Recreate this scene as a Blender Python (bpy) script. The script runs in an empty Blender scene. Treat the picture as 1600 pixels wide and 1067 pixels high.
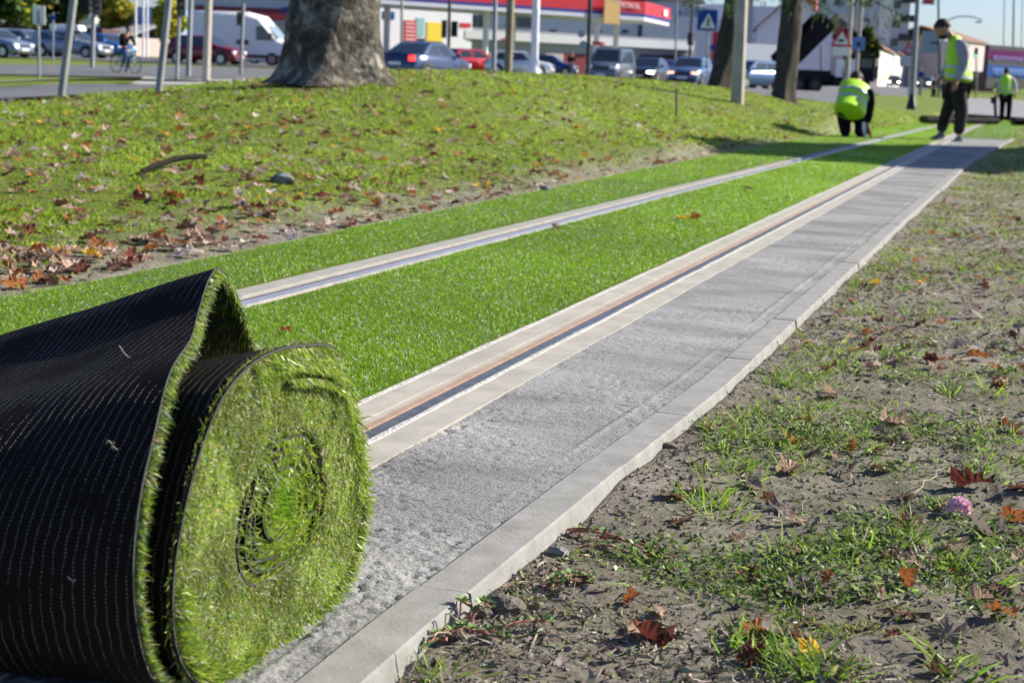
import bpy, bmesh, math, random
import numpy as np
from mathutils import Vector, Matrix
random.seed(7); rng = np.random.default_rng(11)
S = bpy.context.scene
COL = S.collection
# ------------------------------------------------------------------ camera
F = 2300.; CX = 800.; CY = 533.5
YAW, PITCH, ROLL = 0.3177870886, 0.1838205270, 0.04
CAM = np.array([0., 0., .5])
def cam_axes(yaw, pitch, roll):
    cy, sy = math.cos(yaw), math.sin(yaw)
    fwd = np.array([-sy*math.cos(pitch), cy*math.cos(pitch), -math.sin(pitch)])
    right = np.array([cy, sy, 0.]); up = np.cross(right, fwd)
    return right*math.cos(roll)+up*math.sin(roll), -right*math.sin(roll)+up*math.cos(roll), fwd
RR, UU, FF = cam_axes(YAW, PITCH, ROLL)
cd = bpy.data.cameras.new('camera'); cam = bpy.data.objects.new('camera', cd); COL.objects.link(cam)
cam.matrix_world = Matrix(((RR[0], UU[0], -FF[0], CAM[0]), (RR[1], UU[1], -FF[1], CAM[1]), (RR[2], UU[2], -FF[2], CAM[2]), (0, 0, 0, 1)))
cd.sensor_width = 36; cd.lens = F/1600*36; cd.clip_start = .05; cd.clip_end = 3000
cd.dof.use_dof = True; cd.dof.focus_distance = 1.85; cd.dof.aperture_fstop = 11.8
S.camera = cam
S.view_settings.view_transform = 'Standard'; S.view_settings.look = 'None'
S.view_settings.exposure = 0.93; S.view_settings.gamma = 1
# ------------------------------------------------------------------ sky and sun
SUN_AZ, SUN_EL = math.radians(52), math.radians(31)
w = bpy.data.worlds.new('World'); S.world = w; w.use_nodes = True
nt = w.node_tree; bg = nt.nodes['Background']
sky = nt.nodes.new('ShaderNodeTexSky'); sky.sky_type = 'NISHITA'; sky.sun_disc = False
sky.sun_elevation = SUN_EL; sky.sun_rotation = SUN_AZ; sky.air_density = 1.0; sky.dust_density = .6; sky.ozone_density = 1.6
tint = nt.nodes.new('ShaderNodeMix'); tint.data_type = 'RGBA'; tint.blend_type = 'MULTIPLY'; tint.inputs[0].default_value = 1; tint.inputs[7].default_value = (.8, .93, 1.28, 1)
nt.links.new(sky.outputs[0], tint.inputs[6]); nt.links.new(tint.outputs[2], bg.inputs[0]); bg.inputs[1].default_value = .062
ld = bpy.data.lights.new('sun', 'SUN'); ld.energy = 5.0; ld.angle = math.radians(.5); ld.color = (1, .93, .8)
sun = bpy.data.objects.new('sun', ld); COL.objects.link(sun)
SUNV = Vector((math.sin(SUN_AZ)*math.cos(SUN_EL), math.cos(SUN_AZ)*math.cos(SUN_EL), math.sin(SUN_EL)))
sun.rotation_euler = (-SUNV).to_track_quat('-Z', 'Y').to_euler(); sun.location = (6, 2, 9)
# ------------------------------------------------------------------ pixel helpers (photo is 1600 wide)
def ray(px, py): return FF+RR*(px-CX)/F+UU*(CY-py)/F
def at(px, py, D): return CAM+ray(px, py)*D
SL = .0118
def trk(px, py, h=0.):
    d = ray(px, py); t = -(.5-h)/(d[2]+SL*d[1]); return CAM+t*d
def onx(px, py, x):
    d = ray(px, py); return CAM+d*(x/d[0])
VH = np.array([-math.sin(YAW), math.cos(YAW), 0.]); RH = np.array([math.cos(YAW), math.sin(YAW), 0.])
def pxof(p):
    q = np.asarray(p)-CAM; z = q@FF; return CX+F*(q@RR)/z, CY-F*(q@UU)/z
# ------------------------------------------------------------------ materials
def N(t, typ, **k):
    n = t.nodes.new(typ)
    for a, b in k.items(): setattr(n, a, b)
    return n
def ramp(t, stops, interp='LINEAR'):
    r = t.nodes.new('ShaderNodeValToRGB'); r.color_ramp.interpolation = interp
    e = r.color_ramp.elements
    while len(e) < len(stops): e.new(.5)
    for i, (p, c) in enumerate(stops): e[i].position = p; e[i].color = (*c, 1) if len(c) == 3 else c
    return r
MATS = {}
def mat(name, c, rough=.6, c2=None, scale=8., bump=0., bscale=40., metal=0., spec=.5, emit=0., coat=0., detail=6., attr=None, dist=.01, trans=0.):
    if name in MATS: return MATS[name]
    m = bpy.data.materials.new(name); m.use_nodes = True; t = m.node_tree; b = t.nodes['Principled BSDF']
    b.inputs['Roughness'].default_value = rough; b.inputs['Metallic'].default_value = metal
    b.inputs['Specular IOR Level'].default_value = spec; b.inputs['Coat Weight'].default_value = coat
    tc = N(t, 'ShaderNodeTexCoord'); L = t.links.new
    if attr:
        a = N(t, 'ShaderNodeAttribute', attribute_name=attr); src = a.outputs['Color']
        L(src, b.inputs['Base Color'])
        if trans:
            tr = N(t, 'ShaderNodeBsdfTranslucent'); mx = N(t, 'ShaderNodeMixShader'); mx.inputs[0].default_value = trans
            L(src, tr.inputs[0]); L(b.outputs[0], mx.inputs[1]); L(tr.outputs[0], mx.inputs[2]); L(mx.outputs[0], t.nodes['Material Output'].inputs[0])
    elif c2:
        n = N(t, 'ShaderNodeTexNoise'); n.inputs['Scale'].default_value = scale; n.inputs['Detail'].default_value = detail
        n.inputs['Roughness'].default_value = .62
        r = ramp(t, [(.32, c), (.68, c2)]); L(tc.outputs['Object'], n.inputs[0]); L(n.outputs[0], r.inputs[0]); L(r.outputs[0], b.inputs['Base Color'])
    else: b.inputs['Base Color'].default_value = (*c, 1)
    if emit: b.inputs['Emission Color'].default_value = (*c, 1); b.inputs['Emission Strength'].default_value = emit
    if bump:
        n = N(t, 'ShaderNodeTexNoise'); n.inputs['Scale'].default_value = bscale; n.inputs['Detail'].default_value = 8
        bp = N(t, 'ShaderNodeBump'); bp.inputs['Strength'].default_value = bump; bp.inputs['Distance'].default_value = dist
        L(tc.outputs['Object'], n.inputs[0]); L(n.outputs[0], bp.inputs['Height']); L(bp.outputs[0], b.inputs['Normal'])
    MATS[name] = m; return m
# ------------------------------------------------------------------ objects
def tag(o, label=None, cat=None, group=None, kind=None):
    if label: o['label'] = label
    if cat: o['category'] = cat
    if group: o['group'] = group
    if kind: o['kind'] = kind
    return o
def link(name, me, parent=None, loc=None):
    o = bpy.data.objects.new(name, me); COL.objects.link(o)
    if parent: o.parent = parent; o.matrix_parent_inverse = parent.matrix_basis.inverted()
    if loc is not None: o.location = loc
    return o
def empty(name, loc=(0, 0, 0), label=None, cat=None, group=None, rz=0.):
    o = bpy.data.objects.new(name, None); COL.objects.link(o); o.location = Vector([float(v) for v in loc]); o.rotation_euler = (0, 0, rz)
    o.empty_display_size = .1
    return tag(o, label, cat, group)
def mesh_np(name, V, quads=None, tris=None, mats=None, colors=None, parent=None, smooth=False, uv=None, mi=None):
    me = bpy.data.meshes.new(name); V = np.asarray(V, dtype=np.float32)
    nq = 0 if quads is None else len(quads); ntr = 0 if tris is None else len(tris)
    me.vertices.add(len(V)); me.vertices.foreach_set('co', V.ravel())
    idx = np.concatenate([np.asarray(a, dtype=np.int32).ravel() for a in (quads, tris) if a is not None and len(a)])
    me.loops.add(len(idx)); me.loops.foreach_set('vertex_index', idx)
    me.polygons.add(nq+ntr)
    st = np.concatenate([np.arange(nq)*4, nq*4+np.arange(ntr)*3]).astype(np.int32)
    me.polygons.foreach_set('loop_start', st)
    me.polygons.foreach_set('use_smooth', np.full(nq+ntr, bool(smooth)))
    if colors is not None:
        ca = me.color_attributes.new('Col', 'FLOAT_COLOR', 'POINT')
        c4 = np.ones((len(V), 4), dtype=np.float32); c4[:, :3] = colors; ca.data.foreach_set('color', c4.ravel())
    if uv is not None:
        ul = me.uv_layers.new(name='UVMap'); ul.data.foreach_set('uv', np.asarray(uv, dtype=np.float32)[idx].ravel())
    for m in (mats or []): me.materials.append(m)
    if mi is not None: me.polygons.foreach_set('material_index', np.asarray(mi, dtype=np.int32))
    me.update(calc_edges=True); me.validate()
    return link(name, me, parent)
class MB:
    def __init__(s): s.v = []; s.f = []
    def poly(s, pts, f=None):
        k = len(s.v); s.v += [tuple(float(a) for a in p) for p in pts]
        for q in (f or [tuple(range(len(pts)))]): s.f.append(tuple(k+i for i in q))
        return s
    def box(s, c, d, ax=None, top=1.):
        ax = ax or ((1, 0, 0), (0, 1, 0), (0, 0, 1)); c = np.array(c, float); a = [np.array(x, float) for x in ax]; p = []
        for z in (-.5, .5):
            k = top if z > 0 else 1
            for x, y in ((-.5, -.5), (.5, -.5), (.5, .5), (-.5, .5)): p.append(c+a[0]*x*d[0]*k+a[1]*y*d[1]*k+a[2]*z*d[2])
        return s.poly(p, [(0, 3, 2, 1), (4, 5, 6, 7), (0, 1, 5, 4), (1, 2, 6, 5), (2, 3, 7, 6), (3, 0, 4, 7)])
    def tube(s, pts, r, n=10, cap=True, wob=0.):
        pts = [np.array(p, float) for p in pts]; k0 = len(s.v)
        if not hasattr(r, '__len__'): r = [r]*len(pts)
        up = None
        for i, p in enumerate(pts):
            d = pts[min(i+1, len(pts)-1)]-pts[max(i-1, 0)]; d = d/(np.linalg.norm(d)+1e-9)
            if up is None: up = np.array([0, 0, 1.]) if abs(d[2]) < .9 else np.array([1., 0, 0])
            u = np.cross(d, up); u /= np.linalg.norm(u)+1e-9; v = np.cross(u, d); up = v
            for j in range(n):
                a = 2*math.pi*j/n; rr = r[i]*(1+wob*(random.random()-.5))
                s.v.append(tuple(p+(u*math.cos(a)+v*math.sin(a))*rr))
        for i in range(len(pts)-1):
            for j in range(n): a = k0+i*n+j; b = k0+i*n+(j+1) % n; s.f.append((a, b, b+n, a+n))
        if cap: s.f.append(tuple(k0+j for j in range(n))[::-1]); s.f.append(tuple(k0+(len(pts)-1)*n+j for j in range(n)))
        return s
    def rings(s, R, cap=True):
        k0 = len(s.v); n = len(R[0])
        for q in R: s.v += [tuple(float(a) for a in p) for p in q]
        for i in range(len(R)-1):
            for j in range(n): a = k0+i*n+j; b = k0+i*n+(j+1) % n; s.f.append((a, b, b+n, a+n))
        if cap: s.f.append(tuple(k0+j for j in range(n))[::-1]); s.f.append(tuple(k0+(len(R)-1)*n+j for j in range(n)))
        return s
    def ball(s, c, r, n=10, m=7):
        if not hasattr(r, '__len__'): r = (r, r, r)
        R = []
        for i in range(m):
            t = math.pi*(i+.02)/(m-1+.04)
            R.append([(c[0]+r[0]*math.sin(t)*math.cos(2*math.pi*j/n), c[1]+r[1]*math.sin(t)*math.sin(2*math.pi*j/n), c[2]-r[2]*math.cos(t)) for j in range(n)])
        return s.rings(R)
    def build(s, name, m=None, parent=None, smooth=False, bevel=0., local=None):
        me = bpy.data.meshes.new(name); v = s.v
        if local is not None: v = [(a[0]-local[0], a[1]-local[1], a[2]-local[2]) for a in v]
        me.from_pydata(v, [], s.f); 
        for x in (m if isinstance(m, list) else [m]):
            if x: me.materials.append(x)
        bm = bmesh.new(); bm.from_mesh(me); bmesh.ops.recalc_face_normals(bm, faces=bm.faces)
        if bevel: bmesh.ops.bevel(bm, geom=[e for e in bm.edges if e.calc_face_angle(0) > .6], offset=bevel, segments=2, affect='EDGES', profile=.6)
        if smooth:
            for f in bm.faces: f.smooth = True
            for e in bm.edges:
                if e.calc_face_angle(0) > .75: e.smooth = False
        bm.to_mesh(me); bm.free()
        return link(name, me, parent)
def dup_tree(o, parent=None):
    c = o.copy(); COL.objects.link(c); c.parent = parent
    for ch in list(o.children): dup_tree(ch, c)
    return c
def hermite(pts, n):
    P = np.array(pts, float); k = len(P)
    d = np.r_[0, np.cumsum(np.linalg.norm(np.diff(P, axis=0), axis=1))]; T = np.gradient(P, d, axis=0)
    u = np.linspace(0, d[-1], n); out = []
    for x in u:
        i = min(max(np.searchsorted(d, x)-1, 0), k-2); h = d[i+1]-d[i]; t = (x-d[i])/h
        out.append((2*t**3-3*t*t+1)*P[i]+(t**3-2*t*t+t)*h*T[i]+(-2*t**3+3*t*t)*P[i+1]+(t**3-t*t)*h*T[i+1])
    return np.array(out)
# ------------------------------------------------------------------ noise
_tab = np.random.default_rng(3).random((256, 256))
def vnoise(x, y):
    xi = np.floor(x).astype(int); yi = np.floor(y).astype(int); fx = x-xi; fy = y-yi
    fx = fx*fx*(3-2*fx); fy = fy*fy*(3-2*fy); a, b, c, d = xi & 255, (xi+1) & 255, yi & 255, (yi+1) & 255
    return (_tab[a, c]*(1-fx)+_tab[b, c]*fx)*(1-fy)+(_tab[a, d]*(1-fx)+_tab[b, d]*fx)*fy
def fbm(x, y, s, o=4, g=.5):
    r = 0; amp = 1; tot = 0
    for i in range(o):
        r = r+amp*vnoise(x*s+17.3*i, y*s+5.1*i); tot += amp; amp *= g; s *= 2.07
    return r/tot-.5
# ------------------------------------------------------------------ terrain height
def eL(y):   # left edge of the turf corridor
    return np.interp(y, [-5, 2.5, 4.2, 9, 16.7, 24, 45, 90], [-1.95, -1.975, -2.02, -2.17, -2.35, -2.3, -2.2, -2.2])
def eR(y):   # outer side of the kerb
    return np.interp(y, [-5, 1.2, 1.84, 2.5, 4.2, 6.3, 14.1, 24, 45, 90], [-.466, -.463, -.446, -.422, -.407, -.387, -.295, .05, .3, .4])
ctl = []
for y in (-3, 1, 3, 6, 10, 15, 20, 26, 34, 45, 60):
    ctl.append((float(eL(y)), y, -SL*y-.0)); ctl.append((float(eR(y)), y, -SL*y-.018))
    ctl.append((-1.2, y, -SL*y-.02))
for x, y, z in ((2, 1, -.03), (2, 4, -.06), (2, 8, -.1), (4, 14, -.15), (3, 25, -.2), (8, 30, -.3), (1.2, 20, -.1), (1.6, 26, -.16), (12, 60, -.6), (6, -3, 0), (-5, -3, .0), (-3.2, 3, -.0), (-3.4, 5, .04), (-3.4, 9, .08), (-3.5, 13, .07), (-3.4, 16, -.02), (-3.2, 19, -.1), (-5, 3, .05)): ctl.append((x, y, z))
for px, py, D in ((0, 172, 13), (93, 169, 14.), (250, 153, 14.5), (430, 140, 12.5), (520, 126, 11.5), (610, 116, 12), (700, 119, 13.5), (800, 126, 16), (900, 133, 18), (1000, 143, 19.5), (1155, 163, 21), (1225, 158, 25), (1120, 146, 27),
                  (1300, 165, 34), (1423, 172, 50), (1600, 186, 60), (1458, 155, 118), (0, 138, 29), (-150, 150, 29), (400, 137, 38), (200, 118, 54), (0, 112, 56), (400, 112, 60), (640, 128, 50), (100, 90, 86), (-100, 85, 86), (300, 99, 84),
                  (450, 104, 88), (670, 128, 58), (820, 121, 90), (955, 133, 75), (1080, 137, 75), (1180, 140, 85), (1280, 148, 72), (1395, 137, 200), (1000, 137, 50), (1180, 150, 48), (300, 152, 24), (0, 162, 20), (600, 134, 30), (800, 138, 36), (893, 122, 100), (1520, 158, 90), (1590, 160, 75), (1500, 145, 140)):
    ctl.append(tuple(at(px, py, D)))
for a in range(0, 360, 30): ctl.append((500*math.sin(math.radians(a)), 500*math.cos(math.radians(a)), -.5))
CT = np.array(ctl)
def _phi(r2): return .5*r2*np.log(r2+1e-12)
def _fit():
    X = CT[:, :2]/50.; n = len(X); r2 = ((X[:, None]-X[None])**2).sum(-1); K = _phi(r2)+np.eye(n)*2e-5
    P = np.c_[np.ones(n), X]; A = np.block([[K, P], [P.T, np.zeros((3, 3))]])
    return np.linalg.solve(A, np.r_[CT[:, 2], 0, 0, 0])
_W = _fit()
def tps(x, y):
    x = np.asarray(x, float).ravel(); y = np.asarray(y, float).ravel(); out = np.empty(len(x)); X = CT[:, :2]/50.
    for i in range(0, len(x), 20000):
        q = np.c_[x[i:i+20000], y[i:i+20000]]/50.
        r2 = ((q[:, None, 0]-X[None, :, 0])**2+(q[:, None, 1]-X[None, :, 1])**2)
        out[i:i+20000] = _phi(r2)@_W[:-3]+_W[-3]+q@_W[-2:]
    return out
def H(x, y):
    x = np.asarray(x, float); y = np.asarray(y, float); sh = x.shape; x = x.ravel(); y = y.ravel()
    b = tps(x, y); l = eL(y); r = eR(y)
    dist = np.hypot(x, y); out = np.where(x < l, l-x, np.where(x > r, x-r, 0))
    k = np.clip(out/.5, .12, 1); far = np.clip(1.6-dist/30, .0, 1)
    det = (.035*fbm(x, y, 1.7, 3)+.03*fbm(x, y, 6., 3)+.018*fbm(x+9, y, 22., 3, .6)+.014*fbm(x, y+4, 70., 2))*k*far
    det = np.where(x > r, det, det*.9)
    # low bank of dug earth beyond the kerb on the right, lip of soil by the left strip
    bank = .16*np.exp(-((x-1.35)/.7)**2-((y-19.5)/3.5)**2)+.05*np.exp(-((x-.25)/.35)**2-((y-13)/2.)**2)
    z = b+det+bank
    tr = -SL*y
    rim = np.clip(out/.25, 0, 1); rim = rim*rim*(3-2*rim)
    near = np.clip((70-y)/25, 0, 1)
    base_edge = np.where(x > r, tr-.0135+.014*fbm(x, y, 9., 2), tr+.004)
    z = np.where(out > 0, base_edge*(1-rim)*near+z*(rim*near+1-near), z)
    z = np.where((out <= 0) & (y < 72), tr-.12, z)
    return z.reshape(sh)
def h1(x, y): return float(H(np.array([x]), np.array([y]))[0])
# ================================================================== GROUND
ys = [-1.5, -1, -.5, 0, .3, .6]; y = .8
while y < 1200: ys.append(y); y += max(.009, .0062*y) if y < 60 else .03*y
ys = np.array(ys)
def offs(first, grow, dmin, end):
    o = [0.]; d = first
    while o[-1] < end: o.append(o[-1]+d); d = max(dmin, grow*o[-1]+first)
    return np.array(o)
aL = offs(.03, .045, .03, 900); aR = offs(.0085, .0065, .0085, 3.4); aR = np.r_[aR, aR[-1]+offs(.12, .09, .1, 900)[1:]]
nL, nR = len(aL), len(aR); Y = ys[:, None]
XL = eL(Y)-.0-aL[::-1][None]; XR = eR(Y)+.0+aR[None]
XX = np.hstack([XL, eL(Y)+.012, eR(Y)-.012, XR]); YY = np.broadcast_to(Y, XX.shape)
XE = XX.copy(); XE[:, :nL][:, -1] -= 1e-4; XE[:, nL+2] += 1e-4
ZZ = H(XE, YY)
nr, nc = XX.shape; G = np.arange(nr*nc).reshape(nr, nc)
quads = np.stack([G[:-1, :-1], G[:-1, 1:], G[1:, 1:], G[1:, :-1]], -1).reshape(-1, 4)
def soil_mask(x, y):   # 1 = bare soil
    out = np.where(x < -1, eL(y)-x, x-eR(y)); n = fbm(x, y, 1.1, 3); n2 = fbm(x, y, 5, 3)
    left = np.clip(1.05-out/((.12+1.7/np.maximum(y, 1.5))*(1+1.2*n)+.1), 0, 1)*np.clip(1.25-y/30, .3, 1)+np.clip((n2-.12)*3, 0, .5)
    right = np.clip(.85-n*2.2-n2*1.2, 0, 1)*np.where(y > 5, np.clip(1.35-y/16, .25, 1), 1)
    right = np.maximum(right, np.clip(1.3-out/.12, 0, 1)*np.clip(1.5-y/14, 0, 1))
    right = np.maximum(right, np.exp(-((x-1.5)/.9)**2-((y-19.5)/4)**2))
    m = np.where(x < -1, left, np.maximum(right, np.interp(y, [3, 9], [.85, .35])))
    far = np.clip((np.hypot(x, y)-22)/20, 0, 1)
    return np.clip(m*(1-far), 0, 1)
sm = soil_mask(XX, YY).ravel(); colr = np.c_[sm, sm, sm]
def ground_mat():
    m = bpy.data.materials.new('ground'); m.use_nodes = True; t = m.node_tree; b = t.nodes['Principled BSDF']; L = t.links.new
    tc = N(t, 'ShaderNodeTexCoord'); a = N(t, 'ShaderNodeAttribute', attribute_name='Col')
    n1 = N(t, 'ShaderNodeTexNoise'); n1.inputs['Scale'].default_value = 3.; n1.inputs['Detail'].default_value = 10; n1.inputs['Roughness'].default_value = .7
    n2 = N(t, 'ShaderNodeTexNoise'); n2.inputs['Scale'].default_value = 45.; n2.inputs['Detail'].default_value = 6; n2.inputs['Roughness'].default_value = .7
    so = ramp(t, [(.3, (.08, .066, .05)), (.5, (.27, .237, .194)), (.68, (.47, .434, .375))]); gr = ramp(t, [(.3, (.07, .1, .014)), (.55, (.16, .21, .028)), (.75, (.24, .25, .06))])
    ad = N(t, 'ShaderNodeMath', operation='ADD'); mu = N(t, 'ShaderNodeMath', operation='MULTIPLY'); mu.inputs[1].default_value = .5
    L(tc.outputs['Object'], n1.inputs[0]); L(tc.outputs['Object'], n2.inputs[0]); L(n1.outputs[0], ad.inputs[0]); L(n2.outputs[0], ad.inputs[1]); L(ad.outputs[0], mu.inputs[0])
    L(mu.outputs[0], so.inputs[0]); L(mu.outputs[0], gr.inputs[0])
    mx = N(t, 'ShaderNodeMix', data_type='RGBA'); L(a.outputs['Fac'], mx.inputs[0]); L(gr.outputs[0], mx.inputs[6]); L(so.outputs[0], mx.inputs[7]); L(mx.outputs[2], b.inputs['Base Color'])
    b.inputs['Roughness'].default_value = .95; b.inputs['Specular IOR Level'].default_value = .2
    n3 = N(t, 'ShaderNodeTexNoise'); n3.inputs['Scale'].default_value = 90.; n3.inputs['Detail'].default_value = 12; n3.inputs['Roughness'].default_value = .75
    bp = N(t, 'ShaderNodeBump'); bp.inputs['Strength'].default_value = 1.; bp.inputs['Distance'].default_value = .014
    L(tc.outputs['Object'], n3.inputs[0]); L(n3.outputs[0], bp.inputs['Height']); L(bp.outputs[0], b.inputs['Normal'])
    return m
g = mesh_np('ground', np.c_[XX.ravel(), YY.ravel(), ZZ.ravel()], quads=quads, mats=[ground_mat()], colors=colr, smooth=True); tag(g, kind='structure')

# ================================================================== TRACK BED
TZ = lambda y: -SL*np.asarray(y)
def curve_x(y):   # slight curve of the track far ahead
    return np.where(np.asarray(y) > 24, .00045*(np.asarray(y)-24)**2, 0.)
def strip(name, x0, x1, y0, y1, z0, z1, m, step=.25, parent=None, wob=0., seg=None, bot=-.06):
    n = max(2, int((y1-y0)/step)+1); yy = y0+(y1-y0)*np.linspace(0, 1, n)**1.6
    w0 = wob*fbm(yy*0+3, yy, 7, 3)*2; w1 = wob*fbm(yy*0+8, yy, 7, 3)*2; cx = curve_x(yy)
    f0 = x0(yy) if callable(x0) else x0; f1 = x1(yy) if callable(x1) else x1
    xs = np.stack([f0+w0+cx, f0+w0+cx, f1+w1+cx, f1+w1+cx], 1); zs = np.stack([TZ(yy)+bot, TZ(yy)+z0, TZ(yy)+z1, TZ(yy)+bot], 1)
    V = np.stack([xs, np.repeat(yy[:, None], 4, 1), zs], -1).reshape(-1, 3); k = np.arange(n*4).reshape(n, 4)
    q = np.concatenate([np.stack([k[:-1, i], k[:-1, i+1], k[1:, i+1], k[1:, i]], -1) for i in range(3)])
    caps = np.array([k[0][::-1], k[-1]]); return mesh_np(name, V, quads=np.concatenate([q, caps]), mats=[m], parent=parent)
M_beige = mat('smooth_concrete', (.29, .27, .228), .88, (.4, .375, .325), 14, .15, 200, dist=.002)
M_slab = mat('slab_concrete', (.33, .33, .33), .85, (.45, .45, .44), 9, .2, 150, dist=.003)
M_crumb = mat('crumbled_concrete', (.35, .34, .32), .9, (.55, .54, .51), 60, .8, 150, dist=.006)
M_rust = mat('rust', (.3, .18, .115), .8, (.38, .28, .21), 30, .3, 180, dist=.002)
M_steel = mat('worn_steel', (.5, .5, .54), .42, (.66, .66, .7), 25, .05, 80, metal=.7)
M_dsteel = mat('dark_steel', (.12, .12, .13), .42, (.22, .22, .235), 35, .1, 90, metal=.6)
M_rubber = mat('rubber', (.02, .02, .02), .7)
o = strip('track_slab', -1.665, -1.61, .5, 95, .004, .004, mat('grey_beige_concrete', (.25, .24, .21), .85, (.34, .325, .29), 14), wob=.003); tag(o, kind='structure')
o = strip('track_slab', -.918, -.8655, .5, 95, .004, .003, M_beige, wob=.003); tag(o, kind='structure')
o = strip('track_slab', -.797, -.743, .5, 95, .004, .0035, M_beige, wob=.0015); tag(o, kind='structure')
for (x0, x1, z) in ((-.9195, -.911, .0055), (-.8035, -.7965, .0065)):   # ragged pale lips of concrete
    o = strip('track_slab', x0, x1, .5, 24, z, z, M_crumb, step=.02, wob=.003); tag(o, kind='structure')
def rail(label, xs):
    t = empty('tram_rail', (xs[0][1], 2, -.02), label, 'rail', 'tram rails')
    for nm, x0, x1, z, m in xs:
        strip(nm, x0, x1, .5, 95, z, z, m, parent=t)
    return t
rail('left tram rail with bright worn steel head between two strips of green turf', [('flange', -1.608, -1.575, -.004, M_dsteel), ('groove', -1.5745, -1.5625, -.022, M_rubber), ('rail_head', -1.562, -1.532, .006, M_steel), ('rust_edge', -1.5315, -1.512, -.001, M_rust)])
rail('right tram rail with orange rusty side beside the bare concrete bed', [('joint_seal', -.8653, -.8605, -.006, M_rubber), ('flange', -.8603, -.851, .002, M_beige), ('rust_edge', -.8508, -.8375, .002, M_rust), ('rail_head', -.8373, -.8035, .0, M_dsteel)])
# rough concrete bed with real pits
def bed():
    yy = [.55]; 
    while yy[-1] < 24: yy.append(yy[-1]+max(.0036, .0022*yy[-1]))
    yy = np.array(yy); nx = 66; u = np.linspace(0, 1, nx)[None]; x0 = -.743+0*yy[:, None]; x1 = eR(yy)[:, None]-.056
    X = x0+(x1-x0)*u; Yy = np.broadcast_to(yy[:, None], X.shape)
    rough = np.clip(.55+1.6*fbm(X, Yy, 3.5, 3), .2, 1.15)*np.interp(Yy, [1.6, 3.2], [1, .35])
    n = fbm(X, Yy, 95, 2, .7); pit = -np.clip(-n-.1, 0, 1)*.032
    Z = TZ(Yy)+.001+rough*(pit+.005*fbm(X, Yy, 210, 1)+.003*fbm(X, Yy, 40, 2))+.004*fbm(X, Yy, 4, 2)
    ridge = .004*np.exp(-((X-(x1-.035-.01*fbm(Yy, Yy*0, 1.2, 2)))/.004)**2); Z += ridge*(fbm(X*0+2, Yy, 8, 2)+.4)
    V = np.stack([X, Yy, Z], -1).reshape(-1, 3); g = np.arange(len(V)).reshape(X.shape)
    q = np.stack([g[:-1, :-1], g[:-1, 1:], g[1:, 1:], g[1:, :-1]], -1).reshape(-1, 4)
    return V, q
V, q = bed()
m = bpy.data.materials.new('rough_concrete'); m.use_nodes = True; t = m.node_tree; b = t.nodes['Principled BSDF']; L = t.links.new
tc = N(t, 'ShaderNodeTexCoord'); n1 = N(t, 'ShaderNodeTexNoise'); n1.inputs['Scale'].default_value = 2.6; n1.inputs['Detail'].default_value = 8; n1.inputs['Roughness'].default_value = .65
n2 = N(t, 'ShaderNodeTexNoise'); n2.inputs['Scale'].default_value = 260; n2.inputs['Detail'].default_value = 4
mp = N(t, 'ShaderNodeMapping'); mp.inputs['Scale'].default_value = (.8, 1.6, 1); L(tc.outputs['Object'], mp.inputs[0])
r1 = ramp(t, [(.38, (.19, .189, .186)), (.52, (.27, .268, .262)), (.7, (.35, .347, .34))]); r2 = ramp(t, [(.36, (.5, .5, .5)), (.54, (1.08, 1.08, 1.08))])
mm = N(t, 'ShaderNodeMix', data_type='RGBA', blend_type='MULTIPLY'); mm.inputs[0].default_value = .75
L(mp.outputs[0], n1.inputs[0]); L(tc.outputs['Object'], n2.inputs[0]); L(n1.outputs[0], r1.inputs[0]); L(n2.outputs[0], r2.inputs[0]); L(r1.outputs[0], mm.inputs[6]); L(r2.outputs[0], mm.inputs[7]); L(mm.outputs[2], b.inputs['Base Color'])
b.inputs['Roughness'].default_value = .95; b.inputs['Specular IOR Level'].default_value = .15; bp = N(t, 'ShaderNodeBump'); bp.inputs['Strength'].default_value = .6; bp.inputs['Distance'].default_value = .003
n3 = N(t, 'ShaderNodeTexNoise'); n3.inputs['Scale'].default_value = 260; n3.inputs['Detail'].default_value = 5; L(tc.outputs['Object'], n3.inputs[0]); L(n3.outputs[0], bp.inputs['Height']); L(bp.outputs[0], b.inputs['Normal'])
tag(mesh_np('concrete_bed', V, quads=q, mats=[m], smooth=True), kind='structure')
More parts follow.
